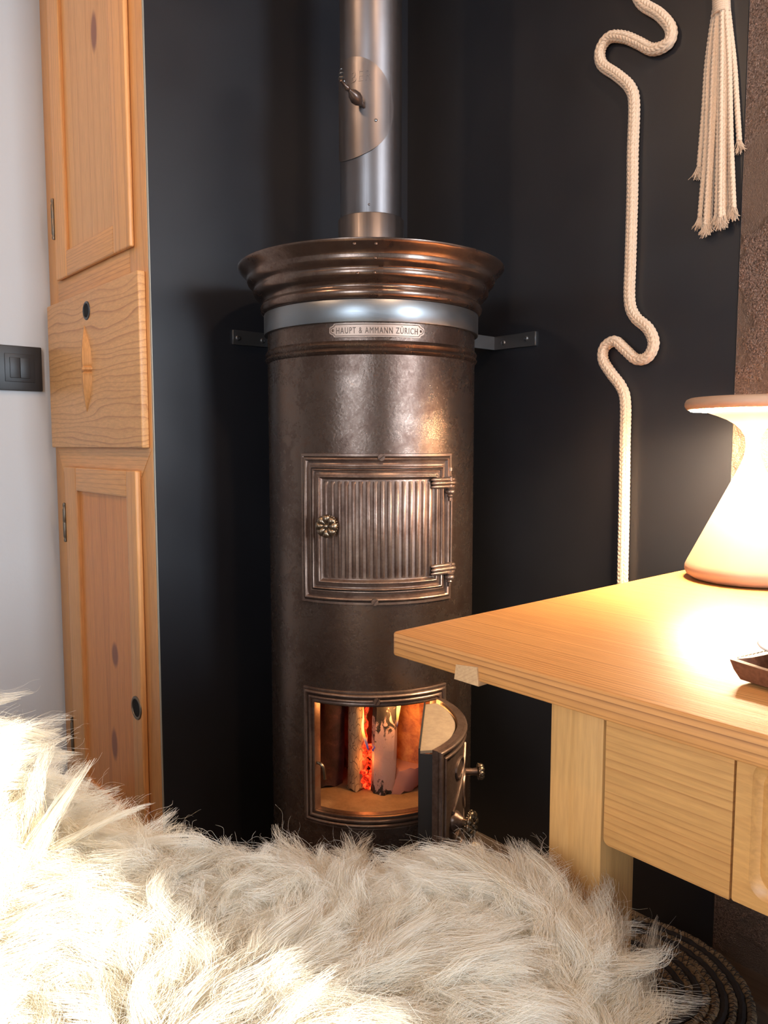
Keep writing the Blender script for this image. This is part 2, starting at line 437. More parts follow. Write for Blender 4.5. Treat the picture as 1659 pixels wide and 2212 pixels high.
# doors: stiles, rails, recessed panel, hinges
def door(z0, z1, y0, y1, xf, pan, top_w, bot_w, lw, rw, hinge_z):
    d = bpy.data.objects.new('door', None); COL.objects.link(d); d.parent = cab
    d.location = (xf - CB[0], (y0 + y1) / 2 - CB[1], z0)
    off = (xf, (y0 + y1) / 2, z0)
    offw = CB
    def part(nm, a, b, c, e, m, xa=None, bev=.004):
        # geometry in cupboard coordinates so that the grain runs through
        o = box(nm, xa if xa else xf, XF - .0005, a, b, c, e, m, None, bev, 3, CB)
        o.parent = d; o.matrix_parent_inverse = Matrix.Translation(Vector((CB[0] - off[0], CB[1] - off[1], CB[2] - off[2])))
        return o
    part('stile', y0, y0 + rw, z0, z1, M['pine_v'])
    part('stile', y1 - lw, y1, z0, z1, M['pine_v'])
    if bot_w: part('rail', y0 + rw, y1 - lw, z0 + .0004, z0 + bot_w, M['pine_h'], xf + .0005)
    if top_w: part('rail', y0 + rw, y1 - lw, z1 - top_w, z1 - .0004, M['pine_h'], xf + .0005)
    part('panel', y0 + rw - .004, y1 - lw + .004, z0 + bot_w - .004, z1 - top_w + .004, pan, xf + .0095, 0)
    for hz in hinge_z:
        yb = y1 + .004
        prof = [(0, -.052), (.0035, -.051), (.0045, -.046), (.003, -.042), (.0045, -.038), (.005, -.036), (.005, -.002), (.0042, 0), (.005, .002), (.005, .034), (.003, .038), (.0045, .043), (.0035, .050), (0, .052)]
        h = lathe('hinge', [(r, z + hz) for r, z in prof], M['hinge'], None, 12)
        h.parent = d
        h.location = (xf - .001 - off[0], yb - off[1], -off[2])
    return d, off
du, offu = door(1.402, 2.36, 1.606, 2.066, .6865, M['panel_up'], .06, .062, .075, .088, (1.556,))
dl, offl = door(.06, .9285, 1.605, 2.052, .6838, M['panel_lo'], .06, .06, .082, .052, (.783, .21))
# ring on lower door, keyhole plate on the upper door
def ring_hole(parent, off, x, y, z, r, m):
    bmr = []
    prof = [(r * .74, 0), (r * .78, -.002), (r * .88, -.0028), (r, -.0016), (r * 1.02, 0)]
    n = 28; V = []; Fc = []
    for (rr, dx) in prof:
        for i in range(n):
            a = 2 * PI * i / n
            V.append((x + dx - off[0], y + rr * math.cos(a) - off[1], z + rr * math.sin(a) - off[2]))
    for j in range(len(prof) - 1):
        for i in range(n): Fc.append((j * n + i, j * n + (i + 1) % n, (j + 1) * n + (i + 1) % n, (j + 1) * n + i))
    g = obj('pull_ring', V, Fc, m, parent, True)
    V = [(x - .0008 - off[0], y + r * .76 * math.cos(2 * PI * i / n) - off[1], z + r * .76 * math.sin(2 * PI * i / n) - off[2]) for i in range(n)]
    c = [(v[0] + .0006, v[1], v[2]) for v in V]
    obj('pull_hole_shade', V + c, [tuple(range(n)), tuple(range(2 * n - 1, n - 1, -1))] + [(i, (i + 1) % n, n + (i + 1) % n, n + i) for i in range(n)], M['hole'], parent)  # black disc on the solid front, painting the shade inside the hole
ring_hole(dl, offl, .6838, 1.632, .397, .0265, M['hinge'])
ring_hole(du, offu, .6865, 1.684, 2.005, .018, M['gunmetal'])
# drop front flap with carved grip
fl = bpy.data.objects.new('flap', None); COL.objects.link(fl); fl.parent = cab
XFL = .6805
offf = (XFL, 1.85, .975); fl.location = (offf[0] - CB[0], offf[1] - CB[1], offf[2])
o = box('flap_board', XFL, XF - .0005, 1.557, 2.128, .978, 1.344, M['flap'], None, .0035, 3, CB)
o.parent = fl; o.matrix_parent_inverse = Matrix.Translation(Vector((CB[0] - offf[0], CB[1] - offf[1], -offf[2])))
# carved spindle grip: a lens-shaped fin, sharp on the right
V = []; Fc = []; NZ = 48; NA = 9
zt, zb = 1.2665, 1.063; yc = 1.866
for i in range(NZ + 1):
    u = i / NZ; z = zt + (zb - zt) * u
    if u < .47: q = math.sin(min(1, u / .40) * PI / 2) ** 1.0 * .92
    elif u < .50: q = .80
    elif u < .525: q = 1.02
    elif u < .55: q = .74
    elif u < .58: q = .98
    else: q = math.sin((1 - u) / .42 * PI / 2) ** .9 * .92
    half = .0015 + .036 * q
    dep = .0005 + .017 * q
    sh = -.006 * math.sin(u * PI)
    for k in range(NA):
        s = -1 + 2 * k / (NA - 1)          # -1 right edge, +1 left
        prof = (1 - max(0, s + .55) / 1.55) ** 1.1 if s > -.55 else (s + 1) / .45
        V.append((XFL - dep * max(0, min(1, prof)) - offf[0], yc + sh + s * half - offf[1], z - offf[2]))
for i in range(NZ):
    for k in range(NA - 1):
        Fc.append((i * NA + k, i * NA + k + 1, (i + 1) * NA + k + 1, (i + 1) * NA + k))
g = obj('carved_grip', V, Fc, M['pine_v'], fl, True)
ring_hole(fl, offf, XFL, 1.8465, 1.2985, .0215, M['gunmetal'])

# ------------------------------------------------------------------ light switch on the white wall
sw = thing('light_switch', 'black square double light switch on the white wall', 'switch', (.62, WY, 1.18))
so = (.62, WY, 1.18)
yS = WY
def plate_bm(x0, x1, z0, z1, y0, y1, bev): return box_bm(x0, x1, y0, y1, z0, z1, bev, 2, so)
bmobj('cover_frame', plate_bm(.553, .6685, 1.125, 1.240, yS - .011, yS, .003), M['black_plastic'], sw)
bmobj('inner_frame', plate_bm(.576, .6485, 1.147, 1.219, yS - .0135, yS - .010, .0012), M['black_plastic'], sw)
bmobj('rocker', plate_bm(.5875, .6118, 1.157, 1.209, yS - .0165, yS - .013, .001), M['black_plastic'], sw)
bmobj('rocker', plate_bm(.6125, .6368, 1.157, 1.209, yS - .0165, yS - .013, .001), M['black_plastic'], sw)

# ------------------------------------------------------------------ stove
ST = (1.043, 1.240, 0); STZ = R(-37.8)
stove = thing('stove', 'tall round brown cast iron wood stove with a wide moulded crown', 'stove', ST, STZ)
SR = .213
def cylp(phi, r, z): return (r * math.sin(phi), -r * math.cos(phi), z)
def bend(a, z, d, phi0=0, R0=SR): return cylp(phi0 + a / R0, R0 + d, z)

# body sheet with the fire opening left out
OPL, OPR, OZ0, OZ1 = R(-33), R(33), .283, .494
ang = sorted(set([OPL + (OPR - OPL) * i / 20 for i in range(21)] + [OPR + (2 * PI - OPR + OPL) * i / 60 for i in range(61)]))
ang = ang[:-1] if abs(ang[-1] - ang[0] - 2 * PI) < 1e-6 else ang
zs = [0.0, .05, OZ0, .35, .42, OZ1, .62, .80, 1.0, 1.1475, 1.150, 1.154, 1.158, 1.1595, 1.162, 1.166, 1.170, 1.1725, 1.2045, 1.2465]
rs = [0, 0, 0, 0, 0, 0, 0, 0, 0, 0, .003, .0055, .003, .0015, .0035, .0048, .0025, 0, 0, 0]
V = []; Fc = []; na = len(ang)
for z, dr in zip(zs, rs):
    for a in ang: V.append(cylp(a, SR + dr, z))
for j in range(len(zs) - 1):
    for i in range(na):
        k = (i + 1) % na
        mid = ang[i] + .001
        if OPL <= mid < OPR and zs[j] >= OZ0 - 1e-6 and zs[j + 1] <= OZ1 + 1e-6: continue
        Fc.append((j * na + i, j * na + k, (j + 1) * na + k, (j + 1) * na + i))
obj('body', V, Fc, M['stove'], stove, True)
# crown
crown = [(.2125, 1.2450), (.2195, 1.2455), (.2238, 1.2485), (.2262, 1.2530), (.2268, 1.2575), (.2252, 1.2620), (.2222, 1.2655), (.2218, 1.2690), (.2240, 1.2725), (.2290, 1.2765), (.2345, 1.2800),
         (.2385, 1.2840), (.2402, 1.2885), (.2395, 1.2930), (.2390, 1.2955), (.2415, 1.2985), (.2465, 1.3020), (.2510, 1.3065), (.2528, 1.3110), (.2525, 1.3150), (.2540, 1.3180), (.2580, 1.3225), (.2630, 1.3275),
         (.2680, 1.3325), (.2705, 1.3355), (.2708, 1.3378), (.2690, 1.3390), (.2665, 1.3380), (.2620, 1.3310), (.2480, 1.3120), (.2300, 1.2950), (.0640, 1.2900)]
lathe('crown', crown, M['crown'], stove, 128, angle=60, cap=False)
# overlapping seam strip and rivets of the crown
ds = []
sa = R(2.6)
V = []; Fc = []
out = [c for c in crown if c[1] > 1.247][:26]
for (r, z) in out:
    V += [cylp(sa - .0300, r + .0002, z), cylp(sa + .0035, r + .0007, z), cylp(sa + .0038, r - .0006, z)]
for i in range(len(out) - 1):
    for k in range(2): Fc.append((i * 3 + k, i * 3 + k + 1, i * 3 + k + 4, i * 3 + k + 3))
obj('seam', V, Fc, M['crown'], stove, True)
for (a, r, z) in ((-.5, .2655, 1.3300), (-8.5, .2655, 1.3300), (-.6, .2520, 1.3090), (-8, .2398, 1.2860), (-.8, .2400, 1.2870)):
    prof = [(0, .0009), (.0020, .0007), (.0032, .0001), (.0036, -.001)]
    rv = lathe('rivet', prof, M['crown'], stove, 10, cap=False)
    ph = R(a)
    rv.location = cylp(ph, r, z); rv.rotation_euler = (R(65), 0, ph)
# steel band
lathe('steel_band', [(.2128, 1.2050), (.2192, 1.2050), (.2196, 1.2056), (.2196, 1.2440), (.2192, 1.2447), (.2128, 1.2447)], M['steel'], stove, 128, angle=35, cap=False)

# name plate
PH0 = R(.75)
prf = [(-.0885, .0035), (-.0875, .0058), (-.0835, .0078), (-.0812, .0088), (-.0800, .0112), (-.0785, .0122)]
cols = prf + [(-.0785 + .157 * i / 16, .0122) for i in range(1, 16)] + [(-a, h) for a, h in reversed(prf)]
zc = 1.1908
def bent_strip(cols, d0, d1, inset=0, cz=zc):
    V = []; Fc = []
    n = len(cols)
    for (a, h) in cols:
        s = 1 if inset == 0 else 1
        aa = a * (1 - inset * 11); hh = max(.0005, h - inset)
        V += [bend(aa, cz - hh, d0, PH0), bend(aa, cz + hh, d0, PH0), bend(aa, cz + hh, d1, PH0), bend(aa, cz - hh, d1, PH0)]
    for i in range(n - 1):
        for k in range(4): Fc.append((i * 4 + k, i * 4 + (k + 1) % 4, (i + 1) * 4 + (k + 1) % 4, (i + 1) * 4 + k))
    Fc += [(0, 1, 2, 3), ((n - 1) * 4, (n - 1) * 4 + 1, (n - 1) * 4 + 2, (n - 1) * 4 + 3)]
    return V, Fc
npl = bpy.data.objects.new('name_plate', None); COL.objects.link(npl); npl.parent = stove
V, Fc = bent_strip(cols, -.001, .0016); obj('plate', V, Fc, M['plate'], npl, True)
# raised rim line
rim = []
up = [bend(a * .975, zc + h - .0022, .0018, PH0) for a, h in cols]; dn = [bend(a * .975, zc - h + .0022, .0018, PH0) for a, h in reversed(cols)]
loop = up + dn + [up[0]]
V, Fc = tube_data(loop, .0006, 5, False); obj('rim_line', V, Fc, M['plate_dark'], npl, True)
for s in (-1, 1):
    rv = lathe('rivet', [(0, .0014), (.0014, .0012), (.0024, .0002), (.0028, -.001)], M['plate_dark'], npl, 10, cap=False)
    rv.location = bend(s * .0815, zc, .0016, PH0); rv.rotation_euler = (R(90), 0, PH0 + s * .0815 / SR)
def text_mesh(txt, size, extrude, bold=.0):
    cu = bpy.data.curves.new('txt', 'FONT'); cu.body = txt; cu.size = size; cu.extrude = extrude; cu.offset = bold
    cu.align_x = 'CENTER'; cu.align_y = 'CENTER'; cu.resolution_u = 3; cu.space_character = 1.22; cu.space_word = 1.0
    ob = bpy.data.objects.new('txt', cu); COL.objects.link(ob)
    dg = bpy.context.evaluated_depsgraph_get(); dg.update()
    me = bpy.data.meshes.new_from_object(ob.evaluated_get(dg))
    bpy.data.objects.remove(ob)
    return me
def bent_text(name, txt, width, height, mat, parent, zc, phi0, R0, d, ext=.0005, squeeze=True):
    me = text_mesh(txt, .02, ext, 0)
    co = np.array([v.co for v in me.vertices]); mn, mx = co.min(0), co.max(0)
    sx = width / (mx[0] - mn[0]); sy = height / (mx[1] - mn[1])
    for v in me.vertices:
        a = (v.co.x - (mn[0] + mx[0]) / 2) * sx; z = (v.co.y - (mn[1] + mx[1]) / 2) * sy
        v.co = bend(a, zc + z, d + v.co.z, phi0, R0)
    return fin(name, me, mat, parent, False)
bent_text('lettering', 'HAUPT & AMMANN ZÜRICH', .1500, .0135, M['plate_dark'], npl, zc + .0006, PH0, SR, .0018)

# mitred mouldings bent round the body
def bent_rings(a0, a1, z0, z1, prof, n=28, m=3, phi0=0, R0=SR):
    V = []; Fc = []; per = 2 * n + 2 * m
    for (ins, d) in prof:
        A0, A1, Z0, Z1 = a0 + ins, a1 - ins, z0 + ins, z1 - ins
        for i in range(n): V.append(bend(A0 + (A1 - A0) * i / n, Z1, d, phi0, R0))
        for i in range(m): V.append(bend(A1, Z1 + (Z0 - Z1) * i / m, d, phi0, R0))
        for i in range(n): V.append(bend(A1 + (A0 - A1) * i / n, Z0, d, phi0, R0))
        for i in range(m): V.append(bend(A0, Z0 + (Z1 - Z0) * i / m, d, phi0, R0))
    for j in range(len(prof) - 1):
        for i in range(per):
            k = (i + 1) % per
            Fc.append((j * per + i, j * per + k, (j + 1) * per + k, (j + 1) * per + i))
    return V, Fc
def bead(x0, x1, base, h, n=6):
    return [(x0 + (x1 - x0) * (1 - math.cos(PI * i / n)) / 2, base + h * math.sin(PI * i / n)) for i in range(n + 1)]
UPH = R(1.33); UA0, UA1, UZ0, UZ1 = -.1532, .1532, .6885, .9690
frame_prof = [(0, -.002), (0, .0035), (.0008, .0045), (.0052, .0045), (.0056, .0038), (.0062, .0012)] + bead(.0066, .0142, .0018, .0058) + [(.0148, .0012), (.0165, .0022), (.0185, .0034), (.0205, .0042), (.0228, .0046), (.0236, .0068), (.0246, .0076), (.0262, .0074), (.0266, .0040), (.0270, -.002)]
udf = bpy.data.objects.new('upper_door_frame', None); COL.objects.link(udf); udf.parent = stove
V, Fc = bent_rings(UA0, UA1, UZ0, UZ1, frame_prof, phi0=UPH); obj('moulding', V, Fc, M['cast'], udf, True, ).name
udr = bpy.data.objects.new('fire_door', None); COL.objects.link(udr); udr.parent = stove
door_prof = [(.0276, -.002), (.0276, .0060)] + bead(.0278, .0318, .0062, .0034) + [(.0322, .0052), (.0336, .0050), (.0350, .0060), (.0365, .0068), (.0385, .0074), (.0400, .0082)] + bead(.0402, .0446, .0082, .0028) + [(.0452, .0070), (.0476, .0034), (.0490, .0030)]
V, Fc = bent_rings(UA0, UA1, UZ0, UZ1, door_prof, phi0=UPH); obj('moulding', V, Fc, M['cast'], udr, True)
# fluted field
fa0, fa1, fz0, fz1 = UA0 + .0488, UA1 - .0488, UZ0 + .0488, UZ1 - .0488
NR = 16; pitch = (fa1 - fa0) / NR
V = []; Fc = []
xs = [(fa0 - .0004, 0)]
for i in range(NR):
    c = fa0 + pitch * (i + .5); wv = pitch * .30
    xs.append((c - wv - .0009, 0))
    for k in range(7):
        q = -1 + k / 3
        xs.append((c + wv * q, .0042 * math.sqrt(max(0, 1 - q * q)) ** .8))
    xs.append((c + wv + .0009, 0))
xs.append((fa1 + .0004, 0))
zz = [(fz0 - .0005, 0), (fz0 + .0025, 0), (fz0 + .0075, 1), (fz1 - .0075, 1), (fz1 - .0025, 0), (fz1 + .0005, 0)]
for (z, f) in zz:
    for (a, h) in xs: V.append(bend(a, z, .0032 + h * f, UPH))
nx = len(xs)
for j in range(len(zz) - 1):
    for i in range(nx - 1): Fc.append((j * nx + i, j * nx + i + 1, (j + 1) * nx + i + 1, (j + 1) * nx + i))
obj('fluted_panel', V, Fc, M['cast'], udr, True, )

def slot_screw(parent, a, z, d, rot, phi0, r=.0068, m=None):
    bm = bmesh.new()
    n = 24; gap = .0011
    for s in (-1, 1):
        pts = []
        for i in range(n + 1):
            t = PI * i / n
            x = r * math.cos(t); y = r * math.sin(t)
            if y < gap: y = gap; x = math.copysign(math.sqrt(r * r - gap * gap), x) if abs(x) > .5 * r else x
            pts.append((x, y * s))
        lo = [bm.verts.new((p[0], p[1], -.003)) for p in pts]; hi = [bm.verts.new((p[0] * .93, p[1] * .93 if abs(p[1]) > gap * 1.01 else p[1], .0016)) for p in pts]
        bm.faces.new(hi)
        for i in range(len(pts)):
            k = (i + 1) % len(pts); bm.faces.new((lo[i], lo[k], hi[k], hi[i]))
    base = [bm.verts.new((r * .9 * math.cos(2 * PI * i / n), r * .9 * math.sin(2 * PI * i / n), -.0026)) for i in range(n)]
    bm.faces.new(base)
    o = bmobj('screw', bm, m or M['cast'], parent, False)
    ph = phi0 + a / SR
    o.matrix_local = Matrix.Translation(cylp(ph, SR + d, z)) @ Matrix.Rotation(ph, 4, 'Z') @ Matrix.Rotation(R(90), 4, 'X') @ Matrix.Rotation(rot, 4, 'Z')
    return o
slot_screw(udf, 0, .9620, .0105, R(38), R(2.4)); slot_screw(udf, 0, .6957, .0105, R(52), R(-.8))

def rosette(parent, name, rad, mtx, m, thick=.007, petals=8):
    """flower knob face: normal +Z"""
    V = []; Fc = []; n = 96
    rings = [0, .12, .20, .24, .34, .50, .66, .80, .90, .96, 1.0, .97, .86, .5, .0]
    for j, q in enumerate(rings):
        back = j >= 11
        for i in range(n):
            a = 2 * PI * i / n
            pet = abs(math.cos(a * petals / 2))
            edge = 1 - .09 * (1 - pet) ** 2 if q > .6 else 1
            r = rad * q * edge
            if back: z = -thick * (.25 + .2 * (j - 11))
            elif q <= .20: z = thick * (.95 - .4 * (q / .2) ** 2)
            elif q <= .24: z = thick * .30
            else:
                u = (q - .24) / .76
                z = thick * (.22 + .62 * math.sin(min(1, u * 1.05) * PI) ** .7 * (.25 + .75 * pet ** .7) + .12 * u) if u < .95 else thick * .12
            V.append((r * math.cos(a), r * math.sin(a), z))
    for j in range(len(rings) - 1):
        for i in range(n): Fc.append((j * n + i, j * n + (i + 1) % n, (j + 1) * n + (i + 1) % n, (j + 1) * n + i))
    me = bpy.data.meshes.new(name); me.from_pydata(V, [], Fc); me.update()
    bm = bmesh.new(); bm.from_mesh(me); bmesh.ops.remove_doubles(bm, verts=bm.verts, dist=1e-7)
    # beaded rim behind the petals
    for i in range(28):
        a = 2 * PI * i / 28
        bmesh.ops.create_icosphere(bm, subdivisions=1, radius=rad * .085, matrix=Matrix.Translation((rad * .93 * math.cos(a), rad * .93 * math.sin(a), -thick * .42)))
    # neck
    bmesh.ops.create_cone(bm, cap_ends=True, segments=16, radius1=rad * .34, radius2=rad * .42, depth=thick * 2.6, matrix=Matrix.Translation((0, 0, -thick * 1.7)))
    bm.to_mesh(me); bm.free()
    o = fin(name, me, m, parent, True, 60); o.matrix_local = mtx; return o
kp = R(-22.4)
rosette(udr, 'knob', .0215, Matrix.Translation(cylp(kp, SR + .026, .837)) @ Matrix.Rotation(kp, 4, 'Z') @ Matrix.Rotation(R(90), 4, 'X'), M['brass'], .0085)

# strap hinges of the fire door
def strap_hinge(z):
    h = bpy.data.objects.new('hinge', None); COL.objects.link(h); h.parent = udr
    ph0 = R(27.5); ph1 = R(43.5)
    ds = []
    for dz, rr, dd in ((.0064, .0042, .0105), (-.0004, .0048, .0120), (-.0070, .0038, .0105)):
        pts = [cylp(ph0 + (ph1 - ph0) * i / 12, SR + dd + (.0012 if i in (10, 11) else 0), z + dz) for i in range(13)]
        ds.append(tube_data(pts, lambda u, rr=rr: rr * (math.sqrt(max(.05, 1 - (2 * u - 1) ** 10))), 10))
    V, Fc = merge(ds); obj('strap', V, Fc, M['cast'], h, True)
    pa = R(39.5)
    prof = [(r * 1.25, z * 1.15) for r, z in [(0, -.0305), (.0016, -.0300), (.0018, -.0245), (.0034, -.0240), (.0046, -.0222), (.0036, -.0200), (.0058, -.0188), (.0078, -.0158), (.0074, -.0128), (.0052, -.0112), (.0066, -.0098), (.0070, -.0082), (.0040, -.0066), (.0040, .0090), (.0020, .0100), (0, .0102)]]
    f = lathe('hinge_pin', prof, M['cast'], h, 20); c = cylp(pa, SR + .0105, z); f.location = c
    V, Fc = tube_data([cylp(pa + .02, SR + .0068, z + (.022 if z > .8 else -.012)), cylp(pa + .02, SR + .0068, z + (.028 if z > .8 else -.03))], .004, 8)
    obj('knuckle', V, Fc, M['cast'], h, True)
strap_hinge(.9135); strap_hinge(.7500)
V, Fc = tube_data([cylp(R(41.0), SR + .0085, .735), cylp(R(41.0), SR + .0085, .925)], .0022, 8); obj('hinge_rod', V, Fc, M['cast'], udr, True)

# lower frame
ldf = bpy.data.objects.new('lower_door_frame', None); COL.objects.link(ldf); ldf.parent = stove
LA = R(39.6) * SR
low_prof = [(0, -.002), (0, .0035), (.0008, .0045), (.0036, .0045), (.0042, .0030)] + bead(.0046, .0120, .0030, .0055) + [(.0126, .0030), (.0132, .0026)] + bead(.0138, .0210, .0040, .0045) + [(.0216, .0042), (.0240, .0052), (.0262, .0048), (.0268, .0020), (.0270, -.014)]
V, Fc = bent_rings(-LA, LA, .2555, .5235, low_prof, phi0=0); obj('moulding', V, Fc, M['cast'], ldf, True)
slot_screw(ldf, 0, .5075, .0112, R(60), R(.1), .0066)
# catch on the left jamb of the opening
V, Fc = tube_data(spline([cylp(R(-31.5), SR + .001, .376), cylp(R(-30), SR + .004, .378), cylp(R(-28), SR + .004, .374), cylp(R(-27.3), SR + .003, .362), cylp(R(-27.3), SR, .346)], .004), .0032, 8)
obj('latch_catch', V, Fc, M['brass'], ldf, True)

# fire box: lining, floor, top
LR = .190
V, Fc = lathe_data([(LR, .272), (LR, .34), (LR, .42), (LR, .50), (LR, .54)], 60, R(46), R(314)); obj('firebox_lining', V, Fc, M['lining'], stove, True)
V, Fc = lathe_data([(.004, .2745), (.06, .2750), (.12, .2745), (.17, .2742), (.204, .2735)], 60); obj('firebox_floor', V, Fc, M['fireclay'], stove, True)
V, Fc = lathe_data([(.004, .5405), (.20, .5405)], 40); obj('firebox_roof', V, Fc, M['dark_inside'], stove, True)
# cheeks between lining and sheet left and right of the opening
for s in (-1, 1):
    V = []; pts = [cylp(s * R(33.5), SR - .002, 0), cylp(s * R(46), LR, 0)]
    for z in (.273, .54): V += [(p[0], p[1], z) for p in pts]
    obj('firebox_cheek', V, [(0, 1, 3, 2)], M['lining'], stove)
# open lower door: curved shell hinged on the right jamb
HPH = R(34.0); FPH = R(-38.0); DANG = R(83.5); RD0, RD1 = .2125, .2235; DZ0, DZ1 = .262, .4985
hx, hy = .2190 * math.sin(HPH), -.2190 * math.cos(HPH)
ldoor = bpy.data.objects.new('ash_door', None); COL.objects.link(ldoor); ldoor.parent = stove
ldoor.location = (hx, hy, 0); ldoor.rotation_euler = (0, 0, DANG)
def dl_(p): return (p[0] - hx, p[1] - hy, p[2])
n = 28
V = []; Fc = []
for z0, z1 in ((DZ0, DZ1),):
    sec = [(RD0, z0), (RD1, z0), (RD1 + .0005, z0 + .004), (RD1 + .0005, z1 - .004), (RD1, z1), (RD0, z1)]
    for i in range(n + 1):
        a = FPH + (HPH - FPH) * i / n
        for (r, z) in sec: V.append(dl_(cylp(a, r, z)))
    for i in range(n):
        for k in range(6): Fc.append((i * 6 + k, i * 6 + (k + 1) % 6, (i + 1) * 6 + (k + 1) % 6, (i + 1) * 6 + k))
    Fc += [tuple(range(6)), tuple(n * 6 + k for k in range(6))]
obj('door_shell', V, Fc, M['cast'], ldoor, True)
aH = (HPH - FPH) * SR / 2; phc = (HPH + FPH) / 2
dprof = [(.0010, .009), (.0010, .0125)] + bead(.0014, .0090, .0125, .0045) + [(.0100, .0115), (.0140, .0125)] + bead(.0150, .0205, .0120, .0035) + [(.0215, .0105)]
V, Fc = bent_rings(-aH, aH, DZ0, DZ1, dprof, phi0=phc); obj('moulding', [dl_(v) for v in V], Fc, M['cast'], ldoor, True)
# relief on the outside: lozenge and scrolls
ds = []
zm = (DZ0 + DZ1) / 2
def relief(pts, r=.0032): ds.append(tube_data([dl_(bend(a, z, .0118, phc)) for a, z in pts], r, 8))
def seg(p, q, k=10): return [(p[0] + (q[0] - p[0]) * i / k, p[1] + (q[1] - p[1]) * i / k) for i in range(k + 1)]
relief(seg((-.090, zm), (0, zm + .082)) + seg((0, zm + .082), (.090, zm)) + seg((.090, zm), (0, zm - .082)) + seg((0, zm - .082), (-.090, zm)))
for s in (-1, 1):
    for q in (-1, 1):
        relief([(s * (.055 + .022 * math.cos(t)), zm + q * (.062 + .016 * math.sin(t))) for t in [2 * PI * i / 20 for i in range(21)]], .0024)
relief([(.03 * math.cos(2 * PI * i / 24), zm + .03 * math.sin(2 * PI * i / 24)) for i in range(25)], .003)
V, Fc = merge(ds); obj('relief_ornament', V, Fc, M['cast'], ldoor, True)
# flat inner plate on the chord side and the pale board behind it
P0 = Vector(dl_(cylp(FPH + R(1.5), RD0, 0))); P1 = Vector(dl_(cylp(HPH - R(1.5), RD0, 0)))
ch = (P1 - P0).normalized(); nin = Vector((-ch.y, ch.x, 0))
if nin.dot(Vector((-hx, -hy, 0)) - P0) < 0: nin = -nin
OFF = .023
q0 = P0 + nin * OFF + ch * .004; q1 = P1 + nin * OFF - ch * .012
V = []
for b in (q0, q0 + nin * .003):
    e = b + (q1 - q0)
    V += [(b.x, b.y, .250), (e.x, e.y, .250), (e.x, e.y, .4965), (b.x, b.y, .4965)]
obj('inner_plate', V, [(0, 1, 2, 3), (7, 6, 5, 4), (0, 4, 5, 1), (1, 5, 6, 2), (2, 6, 7, 3), (3, 7, 4, 0)], M['dark_inside'], ldoor)
arc = [dl_(cylp(FPH + R(4.0) + (HPH - FPH - R(6)) * i / 20, RD0 - .004, 0)) for i in range(21)]
edge = [(q1.x, q1.y), (q0.x, q0.y)]
poly = [(p[0], p[1]) for p in arc] + edge
m = len(poly); zt_, zb_ = .4925, .488
obj('insulation_board', [(p[0], p[1], zt_) for p in poly] + [(p[0], p[1], zb_) for p in poly], [tuple(range(m)), tuple(range(2 * m - 1, m - 1, -1))] + [(i, (i + 1) % m, m + (i + 1) % m, m + i) for i in range(m)], M['insulation'], ldoor)
# dark sheet over the shell's inside, its colour painting the hollow's shade
V = []; Fc = []
for i in range(n + 1):
    a = FPH + R(2) + (HPH - FPH - R(4)) * i / n
    V += [dl_(cylp(a, RD0 - .0006, DZ0 + .003)), dl_(cylp(a, RD0 - .0006, zb_))]
for i in range(n): Fc.append((2 * i, 2 * i + 1, 2 * i + 3, 2 * i + 2))
obj('door_inside_shade', V, Fc, M['dark_inside'], ldoor, True)
# strip added at the free end, coloured dark for the shade in the gap
a0_ = Vector(dl_(cylp(FPH + R(2.2), RD0 - .0004, 0)))
V = []
for b, e in ((q0, a0_), (q0 + ch * .002, a0_ + ch * .002)):
    V += [(b.x, b.y, .262), (e.x, e.y, .262), (e.x, e.y, .4875), (b.x, b.y, .4875)]
obj('door_end_shade', V, [(0, 1, 2, 3), (7, 6, 5, 4), (0, 4, 5, 1), (1, 5, 6, 2), (2, 6, 7, 3), (3, 7, 4, 0)], M['dark_inside'], ldoor)
# knobs of the open door
def stem_knob(phi, z, rad, length, r0, flange):
    k = bpy.data.objects.new('knob', None); COL.objects.link(k); k.parent = ldoor
    k.matrix_local = Matrix.Translation(dl_(cylp(phi, RD1 + .001, z))) @ Matrix.Rotation(phi, 4, 'Z') @ Matrix.Rotation(R(90), 4, 'X')
    return k
def stem_parts(phi, z, rad, length, r0, flange):
    mtx = Matrix.Translation(dl_(cylp(phi, RD1 + .001, z))) @ Matrix.Rotation(phi, 4, 'Z') @ Matrix.Rotation(R(90), 4, 'X')
    prof = ([(flange, -.002), (flange, .003), (flange * .85, .0065), (r0 * 1.25, .012)] if flange else [(r0, -.002)]) + [(r0, .016), (r0 * .9, length * .6), (r0 * 1.05, length)]
    s = lathe('knob_stem', prof, M['cast'], ldoor, 24); s.matrix_local = mtx
    rosette(ldoor, 'knob', rad, mtx @ Matrix.Translation((0, 0, length + .006)), M['brass'], .008)
stem_parts(R(-24), .362, .0225, .024, .0085, .0165)
stem_parts(R(6), .396, .0150, .026, .0065, 0)
# base plinth
lathe('base_ring', [(.2135, .0), (.222, .0), (.222, .03), (.219, .045), (.218, .055), (.2135, .058)], M['cast'], stove, 64)

